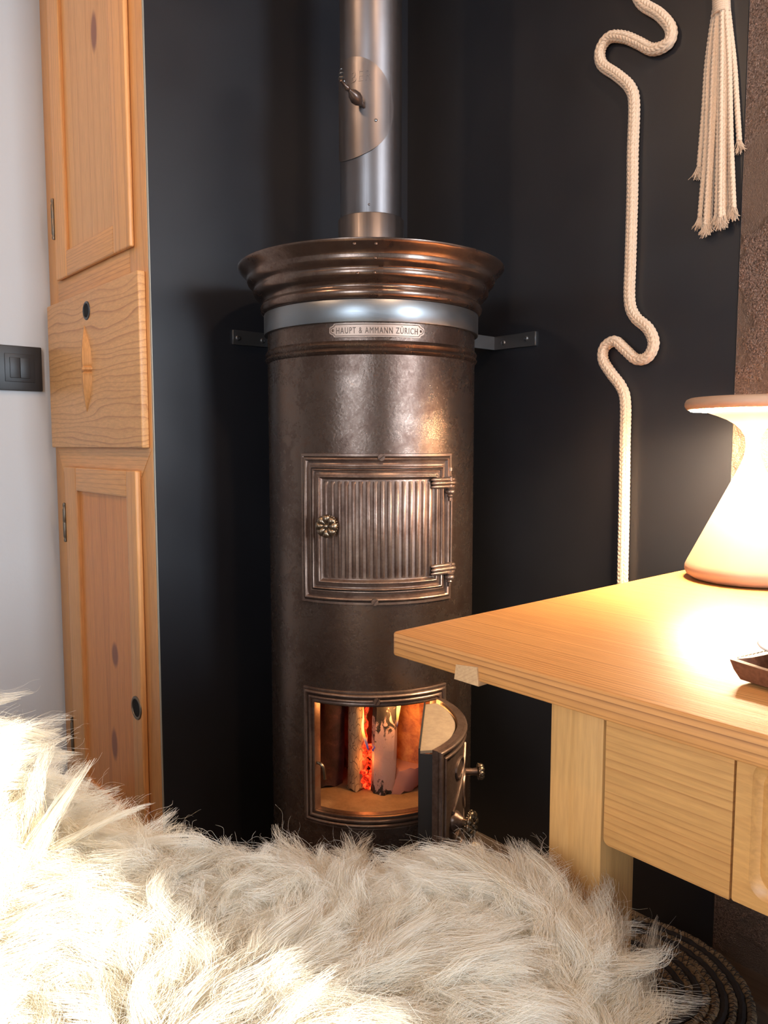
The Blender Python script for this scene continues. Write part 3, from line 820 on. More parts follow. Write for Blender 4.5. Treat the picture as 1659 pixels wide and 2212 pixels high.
# ------------------------------------------------------------------ fire
def st2w(p):
    c, s = math.cos(STZ), math.sin(STZ)
    return (ST[0] + p[0] * c - p[1] * s, ST[1] + p[0] * s + p[1] * c, p[2])
def fire_wood(name, kind):
    t = NT(name); v = t.coord(); vz = t.coord((1, 1, .35))
    sp = t.node('ShaderNodeSeparateXYZ'); tc = t.node('ShaderNodeTexCoord'); t.link(tc.outputs['Object'], sp.inputs[0])
    n = t.noise(v, 38, 5, .65, .4); cr = t.node('ShaderNodeTexVoronoi', feature='DISTANCE_TO_EDGE'); t.link(t.coord((1, 1, .30)), cr.inputs['Vector']); cr.inputs['Scale'].default_value = 150
    crack = t.ramp(cr.outputs[0], [(.0, (0, 0, 0)), (.045, (1, 1, 1))])
    if kind == 'birch':
        patch = t.noise(t.coord((1, 1, .6)), 62, 5, .65, .8)
        zz = t.math('MULTIPLY', t.math('SUBTRACT', sp.outputs[2], .085), 3.4)
        f = t.math('ADD', patch, zz)
        c = t.ramp(f, [(.20, (.02, .014, .012)), (.25, (.42, .28, .25)), (.66, (.40, .27, .24)), (.73, (.012, .01, .01))])
    elif kind == 'split':
        c = t.mix(crack, (.09, .045, .025), t.ramp(n, [(.3, (.34, .20, .10)), (.7, (.52, .36, .20))]))
    elif kind == 'dark':
        c = t.ramp(n, [(.35, (.02, .012, .014)), (.6, (.07, .03, .035)), (.75, (.16, .07, .05))])
    else:
        c = t.ramp(n, [(.3, (.20, .05, .02)), (.5, (.46, .15, .045)), (.7, (.62, .28, .08))])
    t.set(Base_Color=c, Roughness=.8)
    t.link(t.bump(t.math('ADD', t.math('MULTIPLY', crack, .9 if kind == 'split' else .12), n), .5, .004), t.b.inputs['Normal'])
    return t.m
M['birch'] = fire_wood('birch_bark', 'birch'); M['split'] = fire_wood('split_wood', 'split'); M['charred'] = fire_wood('charred_wood', 'dark'); M['orange_log'] = fire_wood('scorched_wood', 'orange'); M['wedge'] = plain('pink_wedge_wood', (.34, .16, .13), .8)
t = NT('glowing_ember'); v = t.coord(); n = t.noise(v, 55, 5, .7, .6)
t.set(Base_Color=(.06, .015, .01), Roughness=.9)
t.link(t.ramp(n, [(.38, (.35, .004, .001)), (.52, (1, .03, .006)), (.68, (1, .14, .03))]), t.b.inputs['Emission Color'])
t.link(t.math('MULTIPLY', t.ramp(n, [(.34, (.05,) * 3), (.6, (1,) * 3)]), 2.2), t.b.inputs['Emission Strength']); M['ember'] = t.m
t = NT('flame'); tc = t.node('ShaderNodeTexCoord'); sp = t.node('ShaderNodeSeparateXYZ'); t.link(tc.outputs['Object'], sp.inputs[0])
zf = t.math('DIVIDE', sp.outputs[2], .10)
t.set(Base_Color=(0, 0, 0), Roughness=1)
t.link(t.ramp(zf, [(.0, (.10, .12, .7)), (.16, (.45, .22, .35)), (.30, (1, .40, .06)), (.62, (1, .62, .16)), (1, (1, .38, .05))]), t.b.inputs['Emission Color'])
t.link(t.ramp(zf, [(0, (.25,) * 3), (.25, (.5,) * 3), (.5, (1,) * 3)]), t.b.inputs['Emission Strength'])
em = t.math('MULTIPLY', t.ramp(zf, [(0, (.06,) * 3), (.2, (.2,) * 3), (.45, (1,) * 3), (1, (.8,) * 3)]), 2.6)
t.link(em, t.b.inputs['Emission Strength']); M['flame'] = t.m

def log(name, label, phi_r, z0, h, rad, mat, lean=(0, 0), half=False, seed=0, rotz=0, group=None):
    """upright split log; phi_r local x,y on the stove floor"""
    rnd = random.Random(seed); n = 20; rows = 14
    V = []; Fc = []
    base = st2w((phi_r[0], phi_r[1], z0))
    sh = [1 + rnd.uniform(-.09, .09) for _ in range(n)]
    for j in range(rows + 1):
        u = j / rows
        for i in range(n):
            a = 2 * PI * i / n + rotz
            r = rad * sh[i] * (1 + .05 * math.sin(u * 7 + i))
            x = r * math.cos(a); y = r * math.sin(a)
            if half and y > rad * .15: y = rad * .15 + (y - rad * .15) * .15
            V.append((x + lean[0] * u * h, y + lean[1] * u * h, u * h + .004 * rnd.uniform(-1, 1) * (j in (0, rows))))
    for j in range(rows):
        for i in range(n): Fc.append((j * n + i, j * n + (i + 1) % n, (j + 1) * n + (i + 1) % n, (j + 1) * n + i))
    Fc += [tuple(range(n)), tuple(rows * n + i for i in range(n))]
    o = obj(name, V, Fc, mat, None, True)
    o.location = base; o.rotation_euler = (0, 0, STZ)
    return tag(o, label, 'log', group)
ZF = .2765
log('firewood_log', 'black and white birch log standing upright in the middle of the fire', (.020, -.088), ZF, .235, .0255, M['birch'], (.04, .03), seed=1)
l2 = log('firewood_log', 'cracked split log with a glowing edge, left of the birch log', (-.036, -.075), ZF, .235, .0185, M['split'], (.03, .06), seed=2)
log('firewood_log', 'dark charred log at the left inside the fire box', (-.098, -.040), ZF, .235, .034, M['charred'], (.05, .06), seed=3)
log('firewood_log', 'broad orange lit split log at the right inside the fire box', (.102, -.012), ZF, .235, .062, M['orange_log'], (-.04, .05), seed=4)
log('firewood_log', 'scorched log at the back of the fire box behind the flames', (-.024, .050), ZF, .235, .042, M['orange_log'], (0, .04), seed=5)
# lying wedge at the right
V = []; Fc = []
o = log('firewood_log', 'pinkish wood wedge lying at the foot of the right log', (.052, -.078), ZF, .046, .034, M['wedge'], (.5, .2), seed=8)
# embers: jagged heap between split log and birch
rnd = random.Random(4)
bm = bmesh.new()
eb = Vector(st2w((-.008, -.070, ZF)))
for i in range(90):
    u = rnd.random()
    p = (rnd.uniform(-.026, .020) * (1 - u * .4), rnd.uniform(-.02, .03), u ** 1.6 * .075)
    bmesh.ops.create_icosphere(bm, subdivisions=1, radius=rnd.uniform(.003, .008), matrix=Matrix.Translation(p) @ Matrix.Rotation(rnd.random() * 6, 4, (rnd.random(), rnd.random(), 1)) @ Matrix.Diagonal((rnd.uniform(.6, 1.3), rnd.uniform(.6, 1.3), rnd.uniform(.5, 1.6), 1)))
o = bmobj('ember_heap', bm, M['ember'], None, True, 80); o.location = eb; o.rotation_euler = (0, 0, STZ)
tag(o, 'heap of glowing red embers between the split log and the birch log', 'embers', kind='stuff')
# glowing edge on the split log
pts = []
for i in range(22):
    u = i / 21
    pts.append((.0165 + .0035 * math.sin(i * 2.1) + .028 * u * .235 / .235 * .25, -.010 + .004 * math.sin(i * 1.3), .006 + u * .222))
V, Fc = tube_data(pts, lambda u: .0030 + .0013 * math.sin(u * 37) + .0008 * math.sin(u * 91), 7)
obj('glowing_edge', V, Fc, M['ember'], l2, True)
def flame(label, loc, h, wid, bendx, seed):
    V = []; Fc = []; rows = 18; n = 10
    for j in range(rows + 1):
        u = j / rows
        r = wid * (math.sin(PI * min(1, u ** .6)) * .9 + .06) * (1 - u * .25)
        cx = bendx * math.sin(u * 2.2) + .0015 * math.sin(u * 9 + seed)
        for i in range(n):
            a = 2 * PI * i / n
            V.append((cx + r * math.cos(a), .6 * r * math.sin(a), u * h))
    for j in range(rows):
        for i in range(n): Fc.append((j * n + i, j * n + (i + 1) % n, (j + 1) * n + (i + 1) % n, (j + 1) * n + i))
    Fc += [tuple(range(n)), tuple(rows * n + i for i in range(n))]
    o = obj('flame', V, Fc, M['flame'], None, True); o.location = st2w(loc); o.rotation_euler = (0, 0, STZ)
    return tag(o, label, 'flame')
flame('tall thin yellow flame left of the birch log', (-.0125, -.096, .362), .100, .0034, -.010, 1)
flame('curved orange flame at the top right of the birch log', (.040, -.098, .398), .125, .0068, .012, 2)
flame('tiny yellow flame on the left side of the birch log', (-.0015, -.115, .368), .016, .002, .001, 3)
light('fire_glow', 'POINT', st2w((.035, -.125, .46)), 1.15, (1.0, .42, .12), shadow_soft_size=.03)
light('fire_glow_low', 'POINT', st2w((-.01, -.10, .345)), .10, (1.0, .30, .07), shadow_soft_size=.02)

# ------------------------------------------------------------------ flue pipe
pipe = thing('stove_pipe', 'round grey steel flue pipe rising from the stove crown', 'stove pipe', (ST[0], ST[1], 1.2895), STZ)
pz = 1.2895
lathe('pipe', [(.0620, .002), (.0625, .003), (.0625, CH - pz - .005)], M['flue'], pipe, 64, cap=False)
lathe('collar', [(.0622, .001), (.0672, .001), (.0672, .1490), (.0664, .1505), (.0622, .1505)], M['flue'], pipe, 64, cap=False)
# bent access cover with turned knob
cov = bpy.data.objects.new('access_cover', None); COL.objects.link(cov); cov.parent = pipe
CPH = R(-44); cz = 1.640 - pz; CR = .094; RP = .0640
V = [bend(0, cz, .0012, CPH, RP)]; Fc = []
n = 64; rr = 10
for j in range(1, rr + 1):
    for i in range(n):
        a = 2 * PI * i / n
        V.append(bend(CR * j / rr * math.cos(a), cz + CR * 1.02 * j / rr * math.sin(a), .0012, CPH, RP))
for i in range(n):
    a = 2 * PI * i / n
    V.append(bend(CR * math.cos(a), cz + CR * 1.02 * math.sin(a), -.0014, CPH, RP))
for i in range(n): Fc.append((0, 1 + i, 1 + (i + 1) % n))
for j in range(rr):
    for i in range(n): Fc.append((1 + j * n + i, 1 + j * n + (i + 1) % n, 1 + (j + 1) * n + (i + 1) % n, 1 + (j + 1) * n + i))
obj('cover_plate', V, Fc, M['flue'], cov, True)
bent_text('embossed_letters', 'A BER', .070, .020, M['flue'], cov, 1.697 - pz, R(-32), RP, .0014, .0004)
hp = R(-14)
base = Vector(cylp(hp, RP + .001, 1.6375 - pz))
outd = (Vector(cylp(R(-38), 1, 0)) * .82 + Vector((0, 0, .36)) - Vector((.1, 0, 0))).normalized()
prof = [(0, 0), (.0030, 0), (.0035, .006), (.0052, .010), (.0105, .018), (.0122, .026), (.0098, .036), (.0050, .043), (.0034, .047), (.0056, .051), (.0056, .054), (.0030, .057), (.0026, .068), (.0035, .072), (0, .074)]
kb = lathe('cover_knob', prof, plain('dark_turned_knob', (.10, .065, .05), .25, .5), cov, 24)
kb.matrix_local = Matrix.Translation(base) @ outd.to_track_quat('Z', 'Y').to_matrix().to_4x4()
tip = base + outd * .070
pts = [tip + Vector((.006 * math.cos(t * 1.0) * (1 - t / 30), .006 * math.sin(t), .0011 * t)) for t in [i * .45 for i in range(42)]]
V, Fc = tube_data(pts, .0009, 6); obj('wire_coil', V, Fc, M['steel'], cov, True)
rv = lathe('rivet', [(0, .0018), (.0022, .0014), (.0032, 0)], M['steel'], cov, 10, cap=False); rv.location = bend(0, 1.613 - pz, .0012, R(6), RP); rv.rotation_euler = (R(90), 0, R(6))
rv = lathe('rivet', [(0, .0012), (.0016, .0008), (.0024, 0)], M['flue'], pipe, 10, cap=False); rv.location = cylp(R(-6), .0626, 1.455 - pz); rv.rotation_euler = (R(90), 0, R(-6))

# ------------------------------------------------------------------ wall brackets
def bracket(name, label, base, parts, screws):
    b = thing(name, label, 'bracket', base)
    for p in parts: box('bracket_plate' if p[0] == 'p' else 'bracket_arm', *p[1:], M['bracket'], b, .0006, 1, base)
    for (loc, rot) in screws:
        s = lathe('screw_head', [(.0060, -.0005), (.0060, .0020), (.0048, .0034), (.0022, .0036), (.0020, .0020), (0, .0020)], M['bracket'], b, 16, cap=False)
        s.location = Vector(loc) - Vector(base); s.rotation_euler = rot
    return b
M['bracket'] = plain('bracket_steel', (.16, .155, .155), .42, .9)
bracket('wall_bracket', 'flat steel bracket on the black panel right of the stove', (1.4202, 1.17, 1.224),
        [('p', 1.4145, 1.4203, 1.107, 1.2325, 1.2085, 1.2400), ('a', 1.2530, 1.4150, 1.2275, 1.2325, 1.2085, 1.2400)],
        [((1.4146, 1.200, 1.2235), (0, R(-90), 0)), ((1.4146, 1.133, 1.2265), (0, R(-90), 0))])
bracket('wall_bracket', 'flat steel bracket in shadow on the black panel left of the stove', (.95, 1.5398, 1.224),
        [('p', .8885, 1.014, 1.5345, 1.5399, 1.2085, 1.2400), ('a', 1.009, 1.014, 1.4490, 1.5348, 1.2085, 1.2400)],
        [((.9005, 1.5346, 1.2225), (R(90), 0, 0)), ((.965, 1.5346, 1.2225), (R(90), 0, 0))])

# ------------------------------------------------------------------ table
TT = .765
TB = (1.0, 0.0, 0)
tab = thing('table', 'pale pine table with thick top, square legs and apron', 'table', TB)
# table top: rounded corner slab, eased edges
TX0, TX1, TY0, TY1 = .5905, 1.412, -.95, .668
bm = box_bm(TX0, TX1, TY0, TY1, TT - .0272, TT, 0, 2, TB)
ce = [e for e in bm.edges if abs(e.verts[0].co.x - e.verts[1].co.x) < 1e-6 and abs(e.verts[0].co.y - e.verts[1].co.y) < 1e-6]
bmesh.ops.bevel(bm, geom=ce, offset=.010, segments=5, affect='EDGES', profile=.5)
he = [e for e in bm.edges if abs(e.verts[0].co.z - e.verts[1].co.z) < 1e-6 and len(e.link_faces) == 2 and e.calc_face_angle(0) > .8]
bmesh.ops.bevel(bm, geom=he, offset=.0022, segments=2, affect='EDGES', profile=.5)
bmobj('tabletop', bm, M['table_top'], tab, True, 50)
# sliding batten let into the underside: a dovetail end showing on the edge
yb = .5445
V = []
for x in (TX0 - .0018, TX1 - .02):
    for (y, z) in ((yb - .0175, .7335), (yb + .0175, .7335), (yb + .0150, .7500), (yb - .0150, .7535)): V.append((x, y, z))
Fc = [(0, 1, 2, 3), (7, 6, 5, 4)] + [(i, (i + 1) % 4, 4 + (i + 1) % 4, 4 + i) for i in range(4)]
obj('batten', V, Fc, M['table_end'], tab, off=TB)
for (x0, y0) in ((.650, .416), (1.330, .416), (.650, -.86), (1.330, -.86)):
    box('leg', x0, x0 + .064, y0, y0 + .064, 0, TT - .0290, M['table_v'], tab, .003, 2, TB)
# long apron with a drawer
bm = box_bm(.652, .672, .2875, .4145, .586, TT - .0290, 0, 2, TB)
ce = [e for e in bm.edges if all(abs(v.co.z - .586) < 1e-5 and abs(v.co.y - .4145) < 1e-5 for v in e.verts)]
bmesh.ops.bevel(bm, geom=ce, offset=.006, segments=4, affect='EDGES', profile=.5)
bmobj('apron', bm, M['table_h'], tab, True, 40)
box('apron', .652, .672, -.796, -.325, .586, TT - .0290, M['table_h'], tab, .002, 2, TB)
box('apron', .712, 1.334, .445, .463, .60, TT - .0290, M['table_h'], tab, .002, 2, TB)
box('apron', .712, 1.334, -.84, -.822, .60, TT - .0290, M['table_h'], tab, .002, 2, TB)
box('apron', 1.366, 1.384, -.796, .416, .60, TT - .0290, M['table_h'], tab, .002, 2, TB)
dr = bpy.data.objects.new('drawer', None); COL.objects.link(dr); dr.parent = tab; dr.location = (.652 - TB[0], -.02 - TB[1], .586)
# front board, routed round-cornered field
y0d, y1d, z0d, z1d = -.322, .2865, .586, TT - .031
def rrect(y0, y1, z0, z1, r, x, k=6):
    P = []
    for (cy, cz, a0) in ((y1 - r, z1 - r, 0), (y0 + r, z1 - r, 90), (y0 + r, z0 + r, 180), (y1 - r, z0 + r, 270)):
        for i in range(k + 1):
            a = R(a0 + 90 * i / k); P.append((x - .652, cy + r * math.cos(a) + .02, cz + r * math.sin(a) - .586))
    return P
rings = [(0, .002, .672), (0, .002, .654), (.0015, .002, .6515), (.012, .012, .6505), (.016, .016, .6495), (.0195, .017, .6535), (.023, .018, .6550), (.027, .019, .6520), (.030, .020, .6505), (.075, .02, .6500)]
V = []
for (ins, r, x) in rings: V += rrect(y0d + ins, y1d - ins, z0d + ins * .82, z1d - ins * .82, max(r, .0015), x)
per = len(V) // len(rings); Fc = []
for j in range(len(rings) - 1):
    for i in range(per): Fc.append((j * per + i, j * per + (i + 1) % per, (j + 1) * per + (i + 1) % per, (j + 1) * per + i))
Fc += [tuple(range(per)), tuple((len(rings) - 1) * per + i for i in range(per))]
obj('drawer_front', V, Fc, M['drawer'], dr, True)

# ------------------------------------------------------------------ table lamp
LX, LY = 1.262, .548
lamp = thing('table_lamp', 'cream hourglass table lamp with a wide round top, lit', 'lamp', (LX, LY, TT))
prof = [(0, .0005), (.070, .0005), (.084, .002), (.0935, .008), (.0965, .015), (.0960, .022), (.0935, .028)]
for i in range(1, 15):
    u = i / 14; prof.append((.0935 + (.0170 - .0935) * u, .028 + .160 * u))
prof += [(.0130, .200), (.0108, .211), (.0104, .222), (.0120, .233), (.0185, .2440), (.0280, .2530), (.0400, .2605), (.0540, .2665), (.0680, .2715), (.0820, .2765), (.0880, .2790)]
lathe('lamp_body', prof, M['lamp'], lamp, 96, angle=60, cap=False)
lathe('lamp_top', [(.0880, .2790), (.0900, .2785), (.0985, .2760), (.1020, .2780), (.1045, .2825), (.1045, .2875), (.1020, .2925), (.0970, .2950), (.0500, .2975), (0, .2985)], M['lamp'], lamp, 96, angle=60, cap=False)
lathe('light_ring', [(.0850, .2780), (.0850, .2764), (.0955, .2744), (.0955, .2766)], M['glow'], lamp, 72, cap=False)

# ------------------------------------------------------------------ leather tray and dish
def tray():
    P = Vector((.7060, .3090, TT + .0005))
    tr = thing('leather_tray', 'brown leather valet tray with stitched corners on the table', 'tray', tuple(P))
    # local axes: u along front edge (towards the viewer's right), v along the back edge
    u = Vector((-.21, -.977, 0)).normalized(); v = Vector((.985, -.17, 0)).normalized()
    S1, S2, Hh, th, fl = .19, .16, .021, .0032, .010
    c0, c1, c2, c3 = Vector((0, 0, 0)), u * S1, u * S1 + v * S2, v * S2
    ctr = (c0 + c2) / 2
    def ring(scale, z, corner_out, zc):
        out = []
        for a, b in ((c0, c1), (c1, c2), (c2, c3), (c3, c0)):
            for i in range(8):
                s = i / 8; p = a.lerp(b, s)
                k = abs(2 * s - 1) ** 6
                q = ctr + (p - ctr) * (scale + corner_out * k)
                out.append((q.x, q.y, z + zc * k))
        return out
    rr = [ring(.90, .0, 0, 0), ring(1.0, .003, .0, 0), ring(1.03, .010, .02, .002), ring(1.05, .019, .03, .002), ring(1.012, .0200, .02, .002), ring(.985, .011, .0, .001), ring(.97, .004, 0, 0), ring(.90, .0032, 0, 0)]
    V = [p for r_ in rr for p in r_]; n = 32; Fc = []
    for j in range(len(rr) - 1):
        for i in range(n): Fc.append((j * n + i, j * n + (i + 1) % n, (j + 1) * n + (i + 1) % n, (j + 1) * n + i))
    obj('tray_wall', V, Fc, M['leather'], tr, True)
    V = rr[0] + rr[7]
    obj('tray_base', V, [tuple(range(n)), tuple(range(2 * n - 1, n - 1, -1))], M['leather_in'], tr)
    ds = []
    for i in range(20):
        s = .03 + i * .035
        p = c0.lerp(c3, s); p = ctr + (p - ctr) * 1.048
        ds.append(tube_data([(p.x, p.y, .0222), (p.x + v.x * .0035, p.y + v.y * .0035, .0226)], .0007, 5))
    V, Fc = merge(ds); obj('stitching', V, Fc, M['thread'], tr)
    q = P + ctr
    d = lathe('dish', [(0, 0), (.0200, 0), (.0300, .0100), (.0335, .0195), (.0470, .0250), (.0477, .0262), (.0468, .0270), (.0320, .0215), (.0280, .0120), (.0190, .0030), (0, .0026)], M['dish'], None, 48)
    d.location = (.764, .268, TT + .0043)
    tag(d, 'small white dish with a flared rim in the brown leather tray', 'dish')
tray()

# ------------------------------------------------------------------ rope
def unproj_wall(px, py, x):
    F = 1662.0; p = R(5); h = R(49)
    fw = Vector((math.cos(h) * math.cos(p), math.sin(h) * math.cos(p), -math.sin(p))); rt = Vector((math.sin(h), -math.cos(h), 0)); up = rt.cross(fw)
    d = rt * ((px - 829.5) / F) + fw - up * ((py - 1106) / F)
    return Vector((0, 0, CAM_H)) + d * (x / d.x)
def braid(r, cols=8, pitch=.010, amp=.13):
    def f(s, th):
        q = (th / (2 * PI) * cols) % 1.0; c = int(th / (2 * PI) * cols) % 2
        ph = s / pitch + (q * 1.0 if c else -q * 1.0 + 1.0)
        return amp * (abs(math.sin(PI * ph)) ** .5 * (.45 + .55 * math.sin(PI * q) ** .5) - .7)
    return f
RXW = 1.4075
path2d = [(1290, -190), (1335, -80), (1372, -18), (1390, 10), (1425, 32), (1449, 62), (1444, 92), (1411, 107), (1378, 92), (1348, 80), (1316, 81), (1297, 108), (1301, 139), (1334, 163), (1361, 189), (1370, 225), (1367, 330), (1366, 420), (1362, 560), (1360, 648), (1372, 684), (1400, 710), (1412, 741), (1400, 770), (1375, 776), (1350, 755), (1328, 737), (1306, 750), (1303, 777), (1320, 806), (1342, 836), (1351, 870), (1350, 960), (1348, 1100), (1345, 1250), (1343, 1400), (1341, 1700), (1340, 1890)]
pts = [unproj_wall(a, b, RXW) for a, b in path2d]
rp = spline(pts, .0018)
V, Fc = tube_data(rp, .0108, 48, True, braid(.0108, 8, .0085, .30))
o = obj('rope', V, Fc, M['rope'], None, True)
# give it its base as origin
tag(o, 'thick cream braided rope hung in wavy loops on the black panel', 'rope')

# ------------------------------------------------------------------ tassel
TX = 1.4095
tas = thing('rope_tassel', 'cream tassel of braided cords hanging beside the bronze panel', 'tassel', tuple(unproj_wall(1558, 28, TX)))
T0 = Vector(tas.location)
top = unproj_wall(1556, -60, TX); bot = unproj_wall(1559, 30, TX)
def wrapdisp(s, th): return .13 * abs(math.sin(PI * s / .0040 + th * .5)) - .07
pp = [top.lerp(bot, i / 130) - T0 for i in range(131)]
V, Fc = tube_data(pp, .0145, 24, True, wrapdisp); obj('wrapped_head', V, Fc, M['rope'], tas, True)
hk = tube_data(spline([top - T0 + Vector((0, 0, -.01)), top - T0 + Vector((.002, 0, .12)), Vector((.004, 0, 2.30 - T0.z))], .01), .0045, 8)
obj('hanging_cord', hk[0], hk[1], M['rope'], tas, True)
V, Fc = tube_data([(.0105, 0, 2.30 - T0.z), (-.010, 0, 2.302 - T0.z)], .003, 10); obj('nail', V, Fc, M['hinge'], tas)
cords = [  # (x at head, end x, end y)
    (1542, 1510, 362), (1546, 1512, 470), (1549, 1524, 486), (1553, 1534, 476), (1557, 1548, 462), (1561, 1556, 470), (1565, 1570, 447), (1568, 1580, 446), (1571, 1585, 450), (1575, 1597, 305), (1551, 1529, 480), (1563, 1563, 466)]
rnd = random.Random(3)
def fringe(end, dirv, L, n, parent, spread):
    ds = []
    for i in range(n):
        a = rnd.uniform(0, 2 * PI); q = rnd.random() ** .5
        p0 = end + Vector((math.cos(a) * .003 * q, math.sin(a) * .004 * q, 0))
        d = (dirv + Vector((rnd.uniform(-.4, .2), rnd.uniform(-1, 1), rnd.uniform(-.2, .2))) * spread).normalized()
        l = L * rnd.uniform(.65, 1.1)
        k = Vector((0, rnd.uniform(-.3, .3), rnd.uniform(-.1, .1)))
        ds.append(tube_data([p0, p0 + d * l * .35, p0 + (d + k * .4).normalized() * l * .7, p0 + (d + k).normalized() * l], lambda u: .00085 - .0004 * u, 4))
    V, Fc = merge(ds); obj('frayed_end', V, Fc, M['rope'], parent, True)
for i, (hx_, ex, ey) in enumerate(cords):
    xw = TX - .0045 * (i % 3 - 1) - (.003 if i in (4, 5, 10) else 0)
    a = unproj_wall(1558 + (hx_ - 1558) * .72, 2, xw); b = unproj_wall(hx_ * .72 + ex * .28 + (-5 if i < 2 else 4 if i > 8 else 0), 130, xw); c = unproj_wall(hx_ * .35 + ex * .65 + rnd.uniform(-1.5, 1.5), ey * .66, xw); d = unproj_wall(ex, ey, xw)
    path = spline([a - T0, b - T0, c - T0, d - T0], .0016)
    V, Fc = tube_data(path, .0045, 16, True, braid(.0045, 4, .0075, .50))
    co = obj('cord', V, Fc, M['rope'], tas, True)
    dirv = (path[-1] - path[-6]).normalized()
    fringe(path[-1] - dirv * .002, dirv, .024, 46, co, .42)

# ------------------------------------------------------------------ coiled mat / floor cushion
PC = (1.083, .628, 0); PH = .118
pf = thing('floor_cushion', 'round coiled floor cushion of dark cord and tan jute under the table', 'cushion', PC)
nring = 14; dr_ = .0128; zb = PH
rnd = random.Random(9)
tanset = {1, 2, 4, 5, 7, 8, 10, 12}
sti = []
for k in range(nring):
    r = .010 + dr_ * k; tan = k in (0, 2, 4, 5, 7, 9, 10, 12, 13) and not k == 13 or k in (13,)
    tan = k in (1, 3, 4, 6, 8, 9, 11, 13)
    n = max(16, int(r * 2 * PI / .0065)); V = []; Fc = []; q = 8
    for i in range(n):
        a = 2 * PI * i / n
        jr = r + rnd.uniform(-.0009, .0009); jz = rnd.uniform(-.0009, .0009)
        rad = .0068 * (1 + (rnd.uniform(-.14, .10)))
        for m in range(q):
            th = 2 * PI * m / q
            V.append(((jr + rad * math.cos(th)) * math.cos(a), (jr + rad * math.cos(th)) * math.sin(a), zb - .0068 + jz + rad * math.sin(th)))
    for i in range(n):
        for m in range(q): Fc.append((i * q + m, ((i + 1) % n) * q + m, ((i + 1) % n) * q + (m + 1) % q, i * q + (m + 1) % q))
    obj('coil', V, Fc, M['jute'] if tan else M['dark_cord'], pf, True)
    if tan:
        m2 = int(r * 2 * PI / .0055)
        zig = [((r + (.0058 if i % 2 else -.0058)) * math.cos(2 * PI * i / m2), (r + (.0058 if i % 2 else -.0058)) * math.sin(2 * PI * i / m2), zb + .0002 - (.0028)) for i in range(m2 + 1)]
        zz = []
        for i in range(len(zig) - 1):
            p, s_ = Vector(zig[i]), Vector(zig[i + 1]); zz += [p, (p + s_) / 2 + Vector((0, 0, .0032))]
        if len(zz) > 3: sti.append(tube_data(zz, .0007, 4))
V, Fc = merge(sti); tag(obj('stitching', V, Fc, M['dark_cord'], pf), kind='stuff')
RO = .010 + dr_ * (nring - 1) + .004
for k in range(8):
    z = zb - .0068 - .0128 * (k + 1); r = RO - .002 + .0012 * math.sin(k)
    V, Fc = lathe_data([(r + .0066 * math.cos(2 * PI * m / 8), z + .0066 * math.sin(2 * PI * m / 8)) for m in range(9)], 72)
    obj('coil', V, Fc, M['jute'] if k % 2 else M['dark_cord'], pf, True)
lathe('cushion_core', [(0, .001), (RO - .006, .001), (RO - .003, zb - .014), (0, zb - .012)], M['dark_cord'], pf, 48)

# ------------------------------------------------------------------ pale firewood log on the floor beside the stove
def stump():
    rnd = random.Random(12); n = 26; rows = 10; V = []; Fc = []
    for j in range(rows + 1):
        u = j / rows
        r = .044 * (1 - .80 * max(0, (u - .35) / .65) ** 2.2)
        for i in range(n):
            a = 2 * PI * i / n
            rr = r * (1 + .09 * math.sin(2 * a + 1) + .05 * math.sin(3 * a + u * 4) + rnd.uniform(-.015, .015))
            V.append((rr * math.cos(a), rr * math.sin(a), u * .198))
    for j in range(rows):
        for i in range(n): Fc.append((j * n + i, j * n + (i + 1) % n, (j + 1) * n + (i + 1) % n, (j + 1) * n + i))
    Fc += [tuple(range(n)), tuple(rows * n + i for i in range(n))]
    o = obj('firewood_log', V, Fc, wood('pale_log', (.40, .31, .21), (.26, .18, .11), 2, 0, freq=50, pith=(0, 0), wob=.03, rough=.8), None, True)
    o.location = (1.094, .982, 0)
    tag(o, 'pale tan lump of wood on the floor right of the stove', 'log')
stump()

# ------------------------------------------------------------------ bench under the sheepskin (camera-aligned seat)
h = R(49)
FWD = Vector((math.cos(h), math.sin(h), 0)); RGT = Vector((math.sin(h), -math.cos(h), 0))
def plan(X, D, z): return RGT * X + FWD * D + Vector((0, 0, z))
bn = thing('bench', 'plain wooden bench under the sheepskin', 'bench', tuple(plan(-.32, .36, 0)), R(-41))
def bb(name, x0, x1, d0, d1, z0, z1, m): return box(name, x0, x1, d0, d1, z0, z1, m, bn, .004, 2, (-.32, .36, 0))
bb('seat', -.86, .165, .04, .70, .440, .472, M['table_h'])
for (x, d) in ((-.84, .06), (.09, .06), (-.84, .62), (.09, .62)): bb('leg', x, x + .055, d, d + .055, 0, .4395, M['table_v'])
bb('armrest', -.86, -.44, .04, .70, .4725, .68, M['table_h'])

# ------------------------------------------------------------------ sheepskin
def hide_z(X, D):
    """height of the leather side over the bench"""
    z = .511 + .020 * np.exp(-((X + .185) / .055) ** 2) + .016 * np.sin(9 * X + 4 * D) + .012 * np.sin(17 * X - 11 * D + 1.3) + .007 * np.sin(31 * X + 23 * D)
    rise = 1 / (1 + np.exp((X + .374) / .034))
    z = z + rise * (.27 + .03 * np.sin(6 * D))
    z = z - .010 * np.exp(-((X - .01) / .085) ** 2) + .014 * np.exp(-((X + .085) / .035) ** 2)
    edge = .735 - .055 / (1 + np.exp(-(X - .12) / .02))
    over = np.clip(D - edge, 0, None); z = z - over ** 1.5 * 6.5
    z = z + .014 * np.exp(-((X - .14) / .05) ** 2)
    overr = np.clip(X - .155, 0, None); z = z - overr ** 1.35 * 5.0
    return z
nx, nd = 90, 70
gx = np.linspace(-.80, .195, nx); gd = np.linspace(.10, .82, nd)
V = []
for d in gd:
    for x in gx: V.append(plan(x, d, float(hide_z(np.array(x), np.array(d)))))
top_n = len(V)
